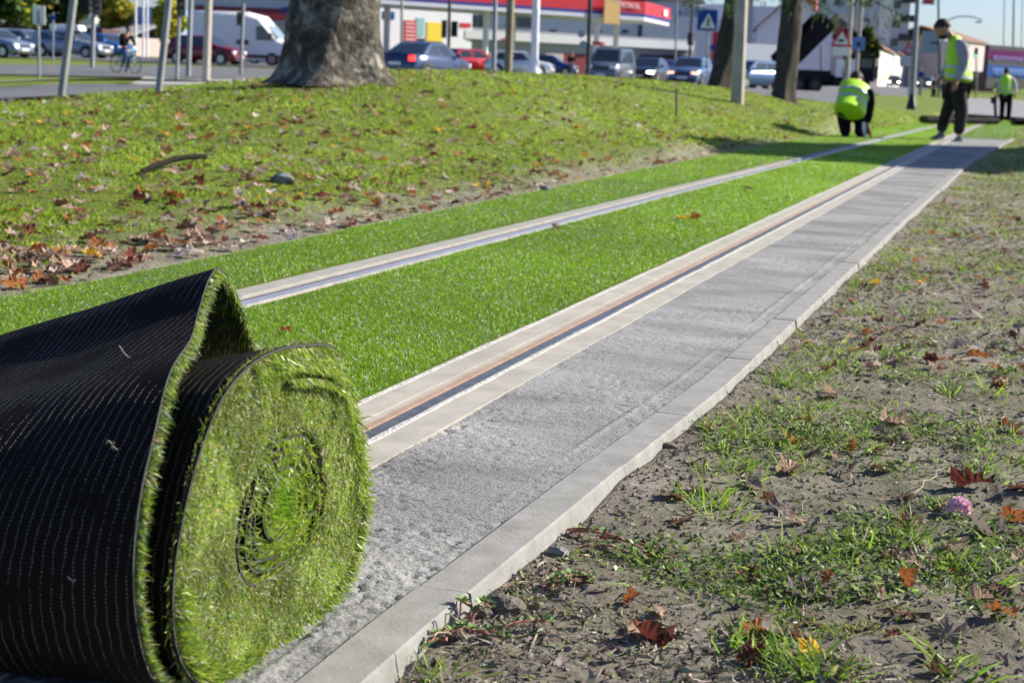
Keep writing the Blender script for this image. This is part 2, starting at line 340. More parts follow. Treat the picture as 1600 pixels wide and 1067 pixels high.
# kerb: cast segments with fine cracks between them
M_kerb = mat('kerb_concrete', (.2, .195, .18), .9, (.29, .283, .265), 22, .35, 220, dist=.002)
KV, KQ = [], []; yj = [.3, .78, 1.30, 1.86, 2.21, 2.75, 3.3, 3.9, 4.6, 5.4, 6.2, 7, 8, 9, 10, 11, 12, 13.2, 14.4, 15.6, 17, 18.5, 20, 21.5, 23, 25]
for a, bb in zip(yj[:-1], yj[1:]):
    n = max(4, int((bb-a)/.02)); yy = np.linspace(a+.0012, bb-.0012, n); ch = .003
    lift = random.uniform(-.0012, .0015); sx = random.uniform(-.0018, .0018)
    sk = np.zeros(n); sk2 = np.linspace(0, 1, n)
    cr = .0016*fbm(yy, yy*0+a, 30, 3); cr2 = .004*np.clip(fbm(yy, yy*0+a+5, 16, 3)-.16, 0, 1)*4
    r_ = eR(yy)+sx; l_ = r_-.0555; z = TZ(yy)+.006+lift
    jit = np.zeros(n); jit[0] = 1; jit[-1] = -1
    prof = [(l_+cr, z-.05), (l_+cr, z-.003), (l_+.004, z), (r_-ch-cr2*.4, z+cr*.6), (r_-.001-cr, z-ch-cr2), (r_+.004+cr*2, z-.03), (r_+.006, z-.09)]
    k0 = sum(len(v) for v in KV)
    wig = [0, .0, .004, .001, -.005, -.004, 0]
    V = np.stack([np.stack([p[0], yy+jit*0+wig[i]*math.sin(a*37), p[1]], -1) for i, p in enumerate(prof)], 1); KV.append(V.reshape(-1, 3))
    k = k0+np.arange(n*7).reshape(n, 7)
    KQ.append(np.concatenate([np.stack([k[:-1, i], k[:-1, i+1], k[1:, i+1], k[1:, i]], -1) for i in range(6)]))
    KQ.append(np.array([[k[0, 0], k[0, 2], k[0, 4], k[0, 6]], [k[-1, 0], k[-1, 2], k[-1, 4], k[-1, 6]], [k[0, 0], k[0, 1], k[0, 2], k[0, 2]]])[:2])
tag(mesh_np('kerb', np.concatenate(KV), quads=np.concatenate(KQ), mats=[M_kerb]), kind='structure')

# ================================================================== BLADES
def norm(a): return a/(np.linalg.norm(a, axis=-1, keepdims=True)+1e-9)
def blades(P, D, Lh, W, bend, C, tipc=1.15):
    """P base, D unit dir, L length, W width, bend vector at tip, C colour"""
    n = len(P); Lh = np.asarray(Lh)[:, None] if np.ndim(Lh) else np.full((n, 1), Lh); W = np.asarray(W)[:, None] if np.ndim(W) else np.full((n, 1), W)
    rv = rng.normal(size=(n, 3)); sd = norm(np.cross(D, rv)); mid = P+D*Lh*.55+bend*Lh*.22; tip = P+D*Lh*.95+bend*Lh
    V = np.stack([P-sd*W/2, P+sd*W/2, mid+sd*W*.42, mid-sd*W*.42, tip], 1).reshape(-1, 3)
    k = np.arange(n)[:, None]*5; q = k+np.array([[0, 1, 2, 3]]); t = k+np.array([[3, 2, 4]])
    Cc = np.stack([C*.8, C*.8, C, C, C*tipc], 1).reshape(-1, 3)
    return V, q, t, Cc
def merge(parts):
    V, q, t, C = [], [], [], []; o = 0
    for a, b, c, d in parts: V.append(a); q.append(b+o); t.append(c+o); C.append(d); o += len(a)
    return np.concatenate(V), np.concatenate(q), np.concatenate(t), np.concatenate(C)
def pick(cols, p, n, var=.22):
    c = np.array(cols)[rng.choice(len(cols), n, p=np.array(p)/sum(p))]
    return np.clip(c*(1+var*rng.normal(size=(n, 1)))*(1+.06*rng.normal(size=(n, 3))), .004, .95)
M_turf = mat('turf_fibre', (1, 1, 1), .38, attr='Col', spec=.6, trans=.5)
M_grass = mat('grass_blade', (1, 1, 1), .5, attr='Col', spec=.4, trans=.5)
M_turfbase = mat('turf_base', (.05, .1, .012), .9, (.09, .15, .02), 60)
def turf_strip(label, xa, xb, y0, y1, dens, seedless=None):
    # ground mat of the strip plus its fibres, one mesh
    n = int(dens); u = rng.random(n); y = y0*(y1/y0)**u; fa = xa(y) if callable(xa) else xa+0*y; fb = xb(y) if callable(xb) else xb+0*y
    rag = .006*fbm(y*0+1, y, 14, 2); x = (fa+rag)+(fb-fa-2*rag*0)*rng.random(n)+curve_x(y)
    P = np.c_[x, y, TZ(y)+.006+.006*fbm(x, y, 3, 2)]; dist = np.hypot(x, y)
    D = norm(np.c_[rng.normal(0, .38, n)+.05, rng.normal(0, .38, n)-.12, np.ones(n)]); Lh = rng.uniform(.006, .0115, n)*(1+.25*fbm(x, y, 5, 2))
    W = np.maximum(.0009, .00034*dist)*rng.uniform(.7, 1.3, n)
    bend = np.c_[rng.normal(0, .25, n), rng.normal(0, .25, n), -np.abs(rng.normal(0, .25, n))]
    C = pick([(.215, .4, .01), (.3, .5, .018), (.12, .26, .008), (.42, .57, .06), (.95, .97, .9)], [42, 32, 12, 7, 5], n, .14)*(1+.5*fbm(x, y, 1.3, 3))[:, None]  # near-white blades paint sparkling glints into the turf colour
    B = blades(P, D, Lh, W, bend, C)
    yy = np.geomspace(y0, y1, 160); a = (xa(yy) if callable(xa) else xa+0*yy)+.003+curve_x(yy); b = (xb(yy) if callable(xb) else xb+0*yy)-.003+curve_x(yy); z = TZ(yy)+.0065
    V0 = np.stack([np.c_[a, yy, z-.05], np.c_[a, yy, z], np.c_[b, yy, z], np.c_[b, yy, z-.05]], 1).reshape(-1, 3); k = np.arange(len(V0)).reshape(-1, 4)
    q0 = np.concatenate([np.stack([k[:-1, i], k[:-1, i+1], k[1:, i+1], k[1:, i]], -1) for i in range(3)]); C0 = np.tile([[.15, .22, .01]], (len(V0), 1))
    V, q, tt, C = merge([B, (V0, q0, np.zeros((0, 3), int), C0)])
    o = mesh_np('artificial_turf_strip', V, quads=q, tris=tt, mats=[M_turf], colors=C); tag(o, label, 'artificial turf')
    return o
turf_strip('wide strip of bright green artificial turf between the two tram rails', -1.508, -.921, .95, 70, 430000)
turf_strip('narrow strip of green artificial turf between the left rail and the leafy bank', lambda y: eL(y)-.01, -1.668, 1.9, 70, 150000)
turf_strip('distant strip of green artificial turf between the right rail and the kerb beyond the workers', -.742, lambda y: eR(y)-.02, 23.4, 60, 16000)

# ================================================================== NATURAL GRASS, WEEDS, LITTER
def scatter(n, fx, y0, y1):
    u = rng.random(n); y = y0*(y1/y0)**u; x = fx(y, rng.random(n)); return x, y
# left bank
def lawn(n, x, y, hmul=1., keep=None, sm=.86, cols=None, wts=None, wmin=.0022):
    s = soil_mask(x, y); k = rng.random(len(x)) > s*sm
    if keep is not None: k &= keep
    x, y, s = x[k], y[k], s[k]; n = len(x); dist = np.hypot(x, y); P = np.c_[x, y, H(x, y)-.003]
    D = norm(np.c_[rng.normal(0, .6, n), rng.normal(0, .6, n), np.ones(n)*.9]); Lh = rng.uniform(.012, .042, n)*hmul*(1-.4*s)*(1+1.5*fbm(x, y, 2.2, 2))*(1+1.1*fbm(x, y, 11., 2))
    W = np.maximum(wmin, .0006*dist)*rng.uniform(.7, 1.5, n); bend = np.c_[rng.normal(0, .4, n), rng.normal(0, .4, n), -np.abs(rng.normal(0, .4, n))]
    cols = cols or [(.23, .37, .02), (.34, .49, .03), (.08, .15, .012), (.48, .53, .07), (.48, .4, .22)]; wts = wts or [36, 30, 14, 12, 8]
    C = pick(cols, wts, n, .2)*(1+.7*fbm(x, y, .9, 3))[:, None]
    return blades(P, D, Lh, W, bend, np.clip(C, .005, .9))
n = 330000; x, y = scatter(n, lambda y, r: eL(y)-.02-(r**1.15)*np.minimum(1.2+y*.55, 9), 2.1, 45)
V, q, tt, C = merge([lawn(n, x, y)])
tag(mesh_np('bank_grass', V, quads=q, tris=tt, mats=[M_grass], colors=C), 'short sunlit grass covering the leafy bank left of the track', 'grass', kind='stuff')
# right verge: clumpy, patchy
n = 300000; x, y = scatter(n, lambda y, r: eR(y)+.03+r*np.minimum(.9+y*.28, 8), .9, 40)
cl = fbm(x, y, 3.4, 3)+.5*fbm(x, y, 13, 2)
keep = (cl > -.08+.15*np.exp(-y/3.)) | (rng.random(n) < .04)
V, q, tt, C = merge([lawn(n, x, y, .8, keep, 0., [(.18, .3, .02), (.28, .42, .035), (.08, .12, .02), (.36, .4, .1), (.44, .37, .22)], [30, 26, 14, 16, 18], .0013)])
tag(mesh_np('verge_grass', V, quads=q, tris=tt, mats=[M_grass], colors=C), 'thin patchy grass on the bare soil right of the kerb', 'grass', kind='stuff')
# dry litter: bits of straw and crumbled leaf lying flat
n = 170000; x1, y1 = scatter(n, lambda y, r: eR(y)+.01+r*np.minimum(.9+y*.28, 5), .9, 16); n2 = 26000; x2, y2 = scatter(n2, lambda y, r: eL(y)-.01-r*np.minimum(1.+y*.2, 4), 2.2, 20)
x = np.r_[x1, x2]; y = np.r_[y1, y2]; k = rng.random(len(x)) < .1+.9*np.clip(.45+7*fbm(x, y, 2.4, 3), 0, 1); x, y = x[k], y[k]; n = len(x)
a = rng.random(n)*6.283; D = norm(np.c_[np.cos(a), np.sin(a), rng.normal(.06, .2, n)])
B = blades(np.c_[x, y, H(x, y)+.002], D, rng.gamma(1.6, .006, n)+.003, rng.gamma(1.5, .0007, n)*(1+.16*y)+.0005, rng.normal(0, .25, (n, 3)), pick([(.36, .31, .23), (.2, .16, .11), (.11, .09, .06), (.52, .48, .4), (.2, .24, .08), (.24, .12, .07)], [28, 22, 14, 14, 18, 4], n, .25))
V, q, tt, C = merge([B]); tag(mesh_np('dry_litter', V, quads=q, tris=tt, mats=[mat('litter', (1, 1, 1), .85, attr='Col', spec=.2)], colors=C), 'dry straw bits and crumbled leaves strewn over the soil', 'litter', kind='stuff')
# soil crumbs
n = 26000; x, y = scatter(n, lambda y, r: eR(y)+.005+(r**1.3)*np.minimum(.8+y*.25, 3), .9, 9); k = rng.random(n) < .2+.8*soil_mask(x, y); x, y = x[k], y[k]; n = len(x)
oct_ = np.array([(1, 0, 0), (-1, 0, 0), (0, 1, 0), (0, -1, 0), (0, 0, 1), (0, 0, -1)], float); of = np.array([(0, 2, 4), (2, 1, 4), (1, 3, 4), (3, 0, 4), (2, 0, 5), (1, 2, 5), (3, 1, 5), (0, 3, 5)])
sz = (rng.gamma(1.3, .0009, n)+.0007)[:, None, None]; V = (np.c_[x, y, H(x, y)+.001][:, None]+oct_[None]*sz*rng.uniform(.6, 1.2, (n, 6, 1))+rng.normal(0, .25, (n, 6, 3))*sz).reshape(-1, 3)
tt = (np.arange(n)[:, None, None]*6+of[None]).reshape(-1, 3); cc = np.repeat(pick([(.2, .175, .145), (.28, .25, .21), (.12, .1, .08)], [4, 4, 2], n, .12)*.85, 6, 0)
tag(mesh_np('soil_crumbs', V, tris=tt, mats=[MATS['litter']], colors=cc), 'small clods and crumbs of grey soil beside the kerb', 'soil', kind='stuff')
# ================================================================== THE TURF ROLL
XA = -.574
outA_px = [(480, 537), (525, 545), (548, 600), (570, 700), (574, 790), (555, 880), (510, 950), (450, 1003), (370, 1057), (310, 1069), (278, 1020), (270, 930), (288, 800), (318, 690), (348, 620), (396, 565), (440, 543)]
loop = [onx(a, b, XA)[1:] for a, b in outA_px]
def closed(P, n):
    P = np.array(P); Q = np.concatenate([P[-3:], P, P[:4]]); d = np.r_[0, np.cumsum(np.linalg.norm(np.diff(Q, axis=0), axis=1))]
    h = hermite(Q, 1600); dd = np.r_[0, np.cumsum(np.linalg.norm(np.diff(h, axis=0), axis=1))]
    a, b = d[3]*dd[-1]/d[-1], d[3+len(P)]*dd[-1]/d[-1]; u = np.linspace(a, b, n, endpoint=False)
    return np.c_[np.interp(u, dd, h[:, 0]), np.interp(u, dd, h[:, 1])]
OUT = closed(loop, 240)                    # (y,z) outline of the roll end
CEN = np.array([1.137, .108])
def back_mat():
    m = bpy.data.materials.new('turf_backing'); m.use_nodes = True; t = m.node_tree; b = t.nodes['Principled BSDF']; L = t.links.new
    def M(op, a=None, bb=None, v=None):
        n = N(t, 'ShaderNodeMath', operation=op)
        for i, s in enumerate((a, bb)):
            if s is None: continue
            if isinstance(s, (int, float)): n.inputs[i].default_value = s
            else: L(s, n.inputs[i])
        return n.outputs[0]
    uv = N(t, 'ShaderNodeUVMap'); sp = N(t, 'ShaderNodeSeparateXYZ'); L(uv.outputs[0], sp.inputs[0]); u, v = sp.outputs[0], sp.outputs[1]
    nz = N(t, 'ShaderNodeTexNoise'); nz.inputs['Scale'].default_value = 60; nz.inputs['Detail'].default_value = 4; L(uv.outputs[0], nz.inputs[0])
    nf = N(t, 'ShaderNodeTexNoise'); nf.inputs['Scale'].default_value = 700; nf.inputs['Detail'].default_value = 2; L(uv.outputs[0], nf.inputs[0])
    nb = N(t, 'ShaderNodeTexNoise'); nb.inputs['Scale'].default_value = 14; nb.inputs['Detail'].default_value = 5; L(uv.outputs[0], nb.inputs[0])
    uw = M('ADD', u, M('MULTIPLY', M('SUBTRACT', nz.outputs[0], .5), .0055))
    row = M('ABSOLUTE', M('SUBTRACT', M('FRACT', M('DIVIDE', uw, .0088)), .5))             # 0 at the row
    rowm = M('LESS_THAN', row, M('MULTIPLY', nf.outputs[0], .125))
    cell = M('FLOOR', M('DIVIDE', uw, .0088)); vs = M('ADD', M('DIVIDE', v, .0033), M('MULTIPLY', cell, .37))
    dash = M('GREATER_THAN', M('ADD', M('FRACT', vs), M('MULTIPLY', M('SUBTRACT', nf.outputs[0], .5), .9)), .46)
    patch = M('GREATER_THAN', M('ADD', nb.outputs[0], M('MULTIPLY', nf.outputs[0], .45)), .68)
    st = M('MULTIPLY', M('MULTIPLY', rowm, dash), patch)
    # woven cloth
    wv = M('MULTIPLY', M('SINE', M('MULTIPLY', u, 3600)), M('SINE', M('MULTIPLY', v, 3600)))
    mx = N(t, 'ShaderNodeMix', data_type='RGBA'); mx.inputs[6].default_value = (.0135, .0102, .0075, 1); mx.inputs[7].default_value = (.12, .112, .098, 1); L(st, mx.inputs[0]); L(mx.outputs[2], b.inputs['Base Color'])
    b.inputs['Roughness'].default_value = .5; b.inputs['Specular IOR Level'].default_value = .07
    sp_ = M('ADD', M('MULTIPLY', st, .3), .035); L(sp_, b.inputs['Specular IOR Level']); L(M('SUBTRACT', .62, M('MULTIPLY', st, .3)), b.inputs['Roughness'])
    h = M('ADD', M('ADD', M('MULTIPLY', st, 1.), M('MULTIPLY', wv, .16)), M('ADD', M('MULTIPLY', nf.outputs[0], .35), M('MULTIPLY', M('SUBTRACT', .5, row), .45)))
    bp = N(t, 'ShaderNodeBump'); bp.inputs['Strength'].default_value = .75; bp.inputs['Distance'].default_value = .0016; L(h, bp.inputs['Height']); L(bp.outputs[0], b.inputs['Normal'])
    return m
M_back = back_mat(); M_edge = mat('backing_edge', (.02, .02, .02), .85, (.075, .072, .068), 300)
M_thatch = mat('roll_thatch', (.035, .055, .012), .95, (.1, .1, .04), 120, 1., 300, dist=.003)
roll = empty('artificial_turf_roll', (-1.1, 1.1, -.015), 'big loosely coiled roll of artificial turf with black stitched backing lying across the track', 'turf roll')
SG = [.27, 0]
def sag(d):   # the roll slumps away from its end
    if SG[1]: return 1-1.12*np.clip(d, 0, .3)-.08*np.clip((d-.3)/1.2, 0, 1)
    k = np.clip(d/.34, 0, 1); k = k*k*(3-2*k); return 1-.3*k-.12*np.clip((d-.3)/1.2, 0, 1)
def sheet(name, C0, xs, X, thick, closed_, parent, m, shrink=0.):
    """C0 (n,2) section, xs per-point start x, X depth offsets -> tube of cloth (outer side) with real thickness"""
    n = len(C0); d = np.gradient(C0, axis=0) if not closed_ else (np.roll(C0, -1, 0)-np.roll(C0, 1, 0))/2
    nrm = norm(np.c_[d[:, 1], -d[:, 0]]); arc = np.r_[0, np.cumsum(np.linalg.norm(np.diff(C0, axis=0), axis=1))]
    Vs, UV = [], []
    for side in (0, 1):
        for o in X:
            P = C0+nrm*(side*-thick); s = sag(o)
            wob = .0022*fbm(arc*1., arc*0+o, 16, 3)*np.clip(o/.02, 0, 1)+.004*fbm(arc, arc*0+o*1., 6, 2)*np.clip(o/.05, 0, 1)
            P = CEN+(P-CEN)*(1-shrink*min(1, o/.06)); yy = CEN[0]+(P[:, 0]-CEN[0])*(1+.5*(1-s)*(P[:, 0] < CEN[0]))+nrm[:, 0]*wob; zz = (P[:, 1]+.015)*s-.015+nrm[:, 1]*wob
            Vs.append(np.c_[xs-o, yy, zz]); UV.append(np.c_[-(xs-o), arc])
    V = np.concatenate(Vs); U = np.concatenate(UV); g = np.arange(len(V)).reshape(2, len(X), n)
    def qd(a):
        b = np.concatenate([a, a[:, :1]], 1) if closed_ else a
        return np.stack([b[:-1, :-1], b[:-1, 1:], b[1:, 1:], b[1:, :-1]], -1).reshape(-1, 4)
    q1 = qd(g[0]); q2 = qd(g[1])[:, ::-1]; q3 = qd(np.stack([g[0][0], g[1][0]])); 
    Q = np.concatenate([q1, q2, q3]); mi = np.r_[np.zeros(len(q1)), np.ones(len(q2))*(2), np.ones(len(q3))]
    return mesh_np(name, V, quads=Q, mats=[m, M_edge, M_thatch], parent=parent, smooth=True, uv=U, mi=mi)
XO = np.r_[0, .003, .008, .015, .025, np.linspace(.04, 1.35, 60)]
# orientation: make outline run so that (dz,-dy) points outward
def area(P): return .5*np.sum(P[:, 0]*np.roll(P[:, 1], -1)-np.roll(P[:, 0], -1)*P[:, 1])
if area(OUT) < 0: OUT = OUT[::-1].copy()
inner = sheet('rolled_turf_backing', OUT, np.full(len(OUT), XA), XO, .0022, True, roll, M_back, .05)
# --- end face: matted thatch with a recessed coil in the middle
R_ = np.r_[0, np.linspace(.03, 1, 70)]
ang = np.arange(240)
def face_pt(r, i):   # r in 0..1, i outline index (float ok)
    j = np.asarray(i) % 240; a = np.floor(j).astype(int); f = (j-a)[..., None]
    return CEN+(OUT[a]*(1-f)+OUT[(a+1) % 240]*f-CEN)*np.asarray(r)[..., None]
def face_x(P, r):
    n = fbm(P[..., 0], P[..., 1], 30, 3)
    rec = .016*np.clip((.47-r)/.06, 0, 1)
    return XA-.004+.010*n*np.clip((1-r)*6, 0, 1)-rec+.004*np.clip((r-.5)*2, 0, 1)*(1-np.clip((r-.9)*10, 0, 1))
rg, ig = np.meshgrid(R_, ang, indexing='ij'); P2 = face_pt(rg, ig); X2 = face_x(P2, rg)
V = np.concatenate([X2[..., None], P2], -1).reshape(-1, 3); g = np.arange(len(V)).reshape(rg.shape); g = np.concatenate([g, g[:, :1]], 1)
q = np.stack([g[:-1, :-1], g[1:, :-1], g[1:, 1:], g[:-1, 1:]], -1).reshape(-1, 4)
face = mesh_np('roll_end', V, quads=q, mats=[M_thatch], parent=roll, smooth=True)
# --- coil of thin black backing seen edge on
def spiral(r0, r1, turns, i0, wob, n=1400):
    th = np.linspace(0, turns, n); r = r0+(r1-r0)*th/turns+wob*fbm(th*3.1, th*0+i0, 1.3, 3); return th, r, face_pt(r, i0+th*240)
def ribbon(th, r, P, x0, x1, thick=.0011):
    t_ = np.gradient(P, axis=0); nn = norm(np.c_[t_[:, 1], -t_[:, 0]]); V = []
    V = np.stack([np.c_[x1, P], np.c_[x0, P], np.c_[x0, P+nn*thick], np.c_[x1, P+nn*thick]], 1).reshape(-1, 3)
    k = np.arange(len(V)).reshape(-1, 4); q = np.concatenate([np.stack([k[:-1, i], k[1:, i], k[1:, i+1], k[:-1, i+1]], -1) for i in range(3)])
    return V, q, np.r_[np.zeros(len(k)-1), np.ones(len(k)-1), np.zeros(len(k)-1)]
th, r, P = spiral(.12, .49, 6., 30, .045); xe = XA-.004-.004*np.clip((.44-r)*5, 0, 1)+.003*fbm(th*4, th*0, 2, 2)
V, q, mi = ribbon(th, r, P, xe, xe-.04, .0016); mesh_np('coiled_edge', V, quads=q, mats=[M_back, M_edge], parent=roll, mi=mi, uv=np.c_[V[:, 0], V[:, 1]])
SP = (th, r, P, xe)
# layer edges glimpsed in the outer part
parts = []
for (i0, i1, rr) in ((8, 40, .90), (4, 38, .79), (12, 44, .70), (60, 90, .66), (215, 250, .62), (120, 170, .80)):
    pass
# --- fibres of the end face
cols_f = [(.25, .38, .03), (.38, .5, .05), (.12, .2, .03), (.48, .5, .16), (.52, .44, .28), (.14, .3, .18), (.8, .84, .7)]
def face_fibres(n, rlo, rhi, Lr, dirx, wts, tang=1., len_pow=1.):
    r = np.sqrt(rng.uniform(rlo**2, rhi**2, n)); i = rng.random(n)*240; P = face_pt(r, i); X = face_x(P, r)
    tg = norm(face_pt(r, i+1)-P); a = rng.random(n)*6.283
    inp = np.c_[np.cos(a), np.sin(a)]*(1-.5*tang)+tg*np.where(rng.random(n) < .5, 1, -1)[:, None]*tang*.6
    D = norm(np.c_[rng.uniform(*dirx, n), inp]); Lh = rng.uniform(*Lr, n); bend = rng.normal(0, .35, (n, 3)); bend[:, 0] = -np.abs(bend[:, 0])*.6; bend[:, 2] -= .1
    C = pick(cols_f, wts, n, .2)*(1+1.1*fbm(P[:, 0], P[:, 1], 22, 3))[:, None]
    return blades(np.c_[X-.001, P], D, Lh, rng.uniform(.0005, .0011, n), bend, np.clip(C, .006, .9))
B = [face_fibres(95000, .49, 1.0, (.003, .0085), (.1, .9), [30, 24, 12, 14, 13, 6, 2.2], .5)]
# fibres of the coil: stand on the inner side of each turn and lean out
def coil_fibres(n, Lr, out):
    th, r, P, xe = SP; k = rng.integers(0, len(th)-1, n); p = P[k]; inw = norm(CEN-p); tg = norm(np.gradient(P, axis=0)[k])
    D = norm(np.c_[rng.uniform(*out, n), inw*rng.uniform(.3, 1., (n, 1))+tg*rng.normal(.25, .45, (n, 1))])
    x = xe[k]-rng.uniform(.0, .012, n); C = pick(cols_f, [34, 36, 12, 10, 3, 2, 1.5], n, .2)
    keep = rng.random(n) < np.clip(.62+1.4*fbm(p[:, 0], p[:, 1], 28, 2)+.12*(p[:, 0]-CEN[0])/.08, .08, 1)
    x, p, D, C = x[keep], p[keep], D[keep], C[keep]; m_ = len(x)
    return blades(np.c_[x, p], D, rng.uniform(*Lr, m_), rng.uniform(.0008, .0013, m_), np.c_[rng.normal(0, .2, m_), rng.normal(0, .3, (m_, 2))], C)
B.append(coil_fibres(17000, (.006, .012), (.1, .75)))
n = 1500; r = .17*np.sqrt(rng.random(n)); i = rng.random(n)*240; P = face_pt(r, i)      # heart of the coil
B.append(blades(np.c_[np.full(n, XA-.02), P], norm(np.c_[rng.uniform(.3, .9, n), rng.normal(.3, .5, n), rng.normal(.25, .4, n)]), rng.uniform(.012, .02, n), .0012, rng.normal(0, .3, (n, 3)), pick([(.2, .38, .02), (.28, .44, .04)], [1, 1], n)))
# longer pile hanging out along the lower right edge and upper right slits
def edge_fibres(n, ia, ib, rr, Lr, dirs, x=(-.02, .002), wts=[34, 34, 10, 12, 6, 3, 1]):
    i = rng.uniform(ia, ib, n); r = rng.uniform(*rr, n); P = face_pt(r, i); outw = norm(P-CEN)
    D = norm(np.c_[rng.uniform(*dirs[0], n), outw*rng.uniform(*dirs[1], (n, 1))+np.c_[rng.normal(dirs[2], .25, n), rng.normal(dirs[3], .25, n)]])
    return blades(np.c_[XA+rng.uniform(*x, n), P], D, rng.uniform(*Lr, n), rng.uniform(.0008, .0014, n), np.c_[rng.normal(0, .2, n), rng.normal(0, .2, n), rng.normal(-.1, .2, n)], pick(cols_f, wts, n, .2))
def idx(px, py): return int(np.argmin(np.linalg.norm(OUT-onx(px, py, XA)[1:], axis=1)))
i_tr, i_r, i_b, i_l, i_tl = idx(520, 545), idx(570, 780), idx(400, 1036), idx(272, 930), idx(396, 565)
def rng_i(a, b):     # increasing index range from a to b along the loop
    return (a, b) if b > a else (a, b+240)
lo, hi = rng_i(*((i_b, i_r) if ((i_r-i_b) % 240) < 120 else (i_r, i_b)))
B.append(edge_fibres(3600, lo, hi, (.93, 1.0), (.006, .014), ((.2, .9), (.2, .9), .05, -.1), (-.012, .002)))
lo, hi = rng_i(*((i_l, i_b) if ((i_b-i_l) % 240) < 120 else (i_b, i_l)))
B.append(edge_fibres(1500, lo, hi, (.9, .985), (.006, .014), ((.3, .9), (-.8, -.2), 0, 0), (-.003, .002)))
lo, hi = rng_i(*((i_r, i_tl) if ((i_tl-i_r) % 240) < 120 else (i_tl, i_r)))
B.append(edge_fibres(2400, lo, hi, (.86, .985), (.007, .015), ((.2, .8), (-.6, .1), .2, -.3), (-.008, .003)))
V, q, tt, C = merge(B); mesh_np('pile_fibres', V, quads=q, tris=tt, mats=[M_turf], colors=C, parent=face)
# slits near the top right: bits of bare black backing between drooping pile
def slit(pts, wd, name='backing_fold'):
    h = hermite([onx(a, b, XA+.004)[1:] for a, b in pts], 40); t_ = norm(np.gradient(h, axis=0)); nn = np.c_[-t_[:, 1], t_[:, 0]]; w_ = wd*np.sin(np.linspace(0, math.pi, 40))**.6
    V = np.stack([np.c_[np.full(40, XA-.002), h-nn*w_[:, None]*.5], np.c_[np.full(40, XA+.0045), h+nn*w_[:, None]*.5], np.c_[np.full(40, XA-.012), h+nn*w_[:, None]*.6]], 1).reshape(-1, 3); k = np.arange(120).reshape(-1, 3)
    q = np.concatenate([np.stack([k[:-1, i], k[1:, i], k[1:, i+1], k[:-1, i+1]], -1) for i in range(2)])
    return V, q, h
sb = []; fb = []
for pts, wd in (([(432, 580), (470, 573), (505, 578), (528, 590)], .007), ([(455, 600), (500, 598), (530, 612), (546, 626)], .004)):
    V, q, h = slit(pts, wd); sb.append((V, q)); n = int(900*wd/.007)+160; k = rng.integers(0, 39, n)
    fb.append(blades(np.c_[XA+rng.uniform(0, .006, n), h[k]+np.c_[rng.normal(0, .001, n), rng.uniform(0, .004, n)]], norm(np.c_[rng.uniform(.1, .6, n), rng.normal(.25, .25, n), -rng.uniform(.3, 1, n)]), rng.uniform(.004, .009, n), .001, rng.normal(0, .2, (n, 3)), pick(cols_f, [34, 40, 10, 12, 6, 3, 2], n)))
o = 0; Vs = []; Qs = []
for V, q in sb: Vs.append(V); Qs.append(q+o); o += len(V)
Vc = np.concatenate(Vs); mesh_np('backing_fold', Vc, quads=np.concatenate(Qs), mats=[M_back], parent=face, uv=Vc[:, :2])
V, q, tt, C = merge(fb); mesh_np('drooping_fibres', V, quads=q, tris=tt, mats=[M_turf], colors=C, parent=face)

# --- outer loose wrap with its peaked fold
Bpx = [((480, 600), -.70), ((440, 560), -.70), ((398, 530), -.69), ((375, 470), -.695), ((352, 428), -.70), ((340, 418), -.70), ((328, 432), -.696), ((312, 478), -.685), ((299, 525), -.652), ((262, 590), -.622), ((240, 680), -.604), ((218, 780), -.595), ((208, 880), -.590), ((214, 980), -.588), ((238, 1060), -.587)]
b3 = [onx(a[0], a[1], x) for a, x in Bpx]; b3 += [np.array([-.588, 1.02, -.0135]), np.array([-.60, 1.10, -.014]), np.array([-.62, 1.18, -.014])]
hb = hermite(b3, 420); CB = hb[:, 1:]; xb = hb[:, 0]
d_ = np.gradient(CB, axis=0); nr_ = norm(np.c_[d_[:, 1], -d_[:, 0]]); 
if ((CB-CEN)*nr_).sum() < 0: hb = hb[::-1].copy(); CB = hb[:, 1:]; xb = hb[:, 0]
SG[1] = 1
XO2 = np.r_[0, .002, .005, .01, .016, .025, np.linspace(.035, 1.3, 90)]
wrap = sheet('loose_wrap_backing', CB, xb, XO2, .0024, False, roll, M_back)
d_ = np.gradient(CB, axis=0); nr_ = norm(np.c_[d_[:, 1], -d_[:, 0]]); tg_ = norm(d_)
def wrap_fibres(n, dx, Lr, cols, wts, outx, inn, pw=2.):
    k = rng.integers(0, len(CB), n); o = dx*rng.random(n)**pw; s = sag(o); P = CB[k]-nr_[k]*.0026
    yy = CEN[0]+(P[:, 0]-CEN[0])*(1+.5*(1-s)*(P[:, 0] < CEN[0])); zz = (P[:, 1]+.015)*s-.015
    D = norm(np.c_[rng.uniform(*outx, n), -nr_[k]*rng.uniform(*inn, (n, 1))+tg_[k]*rng.normal(0, .35, (n, 1))])
    return blades(np.c_[xb[k]-o, yy, zz], D, rng.uniform(*Lr, n), rng.uniform(.0008, .0014, n), np.c_[rng.normal(0, .2, n), rng.normal(0, .2, n), rng.normal(-.15, .2, n)], pick(cols, wts, n, .2))
V, q, tt, C = merge([wrap_fibres(9500, .008, (.005, .012), cols_f, [26, 16, 22, 10, 12, 10, 3], (.3, 1.1), (.3, 1.)), wrap_fibres(14000, .5, (.008, .013), cols_f, [40, 20, 22, 8, 2, 3, 1], (.0, .5), (.6, 1.2), 1.2)])
mesh_np('pile_fibres', V, quads=q, tris=tt, mats=[M_turf], colors=C, parent=wrap)
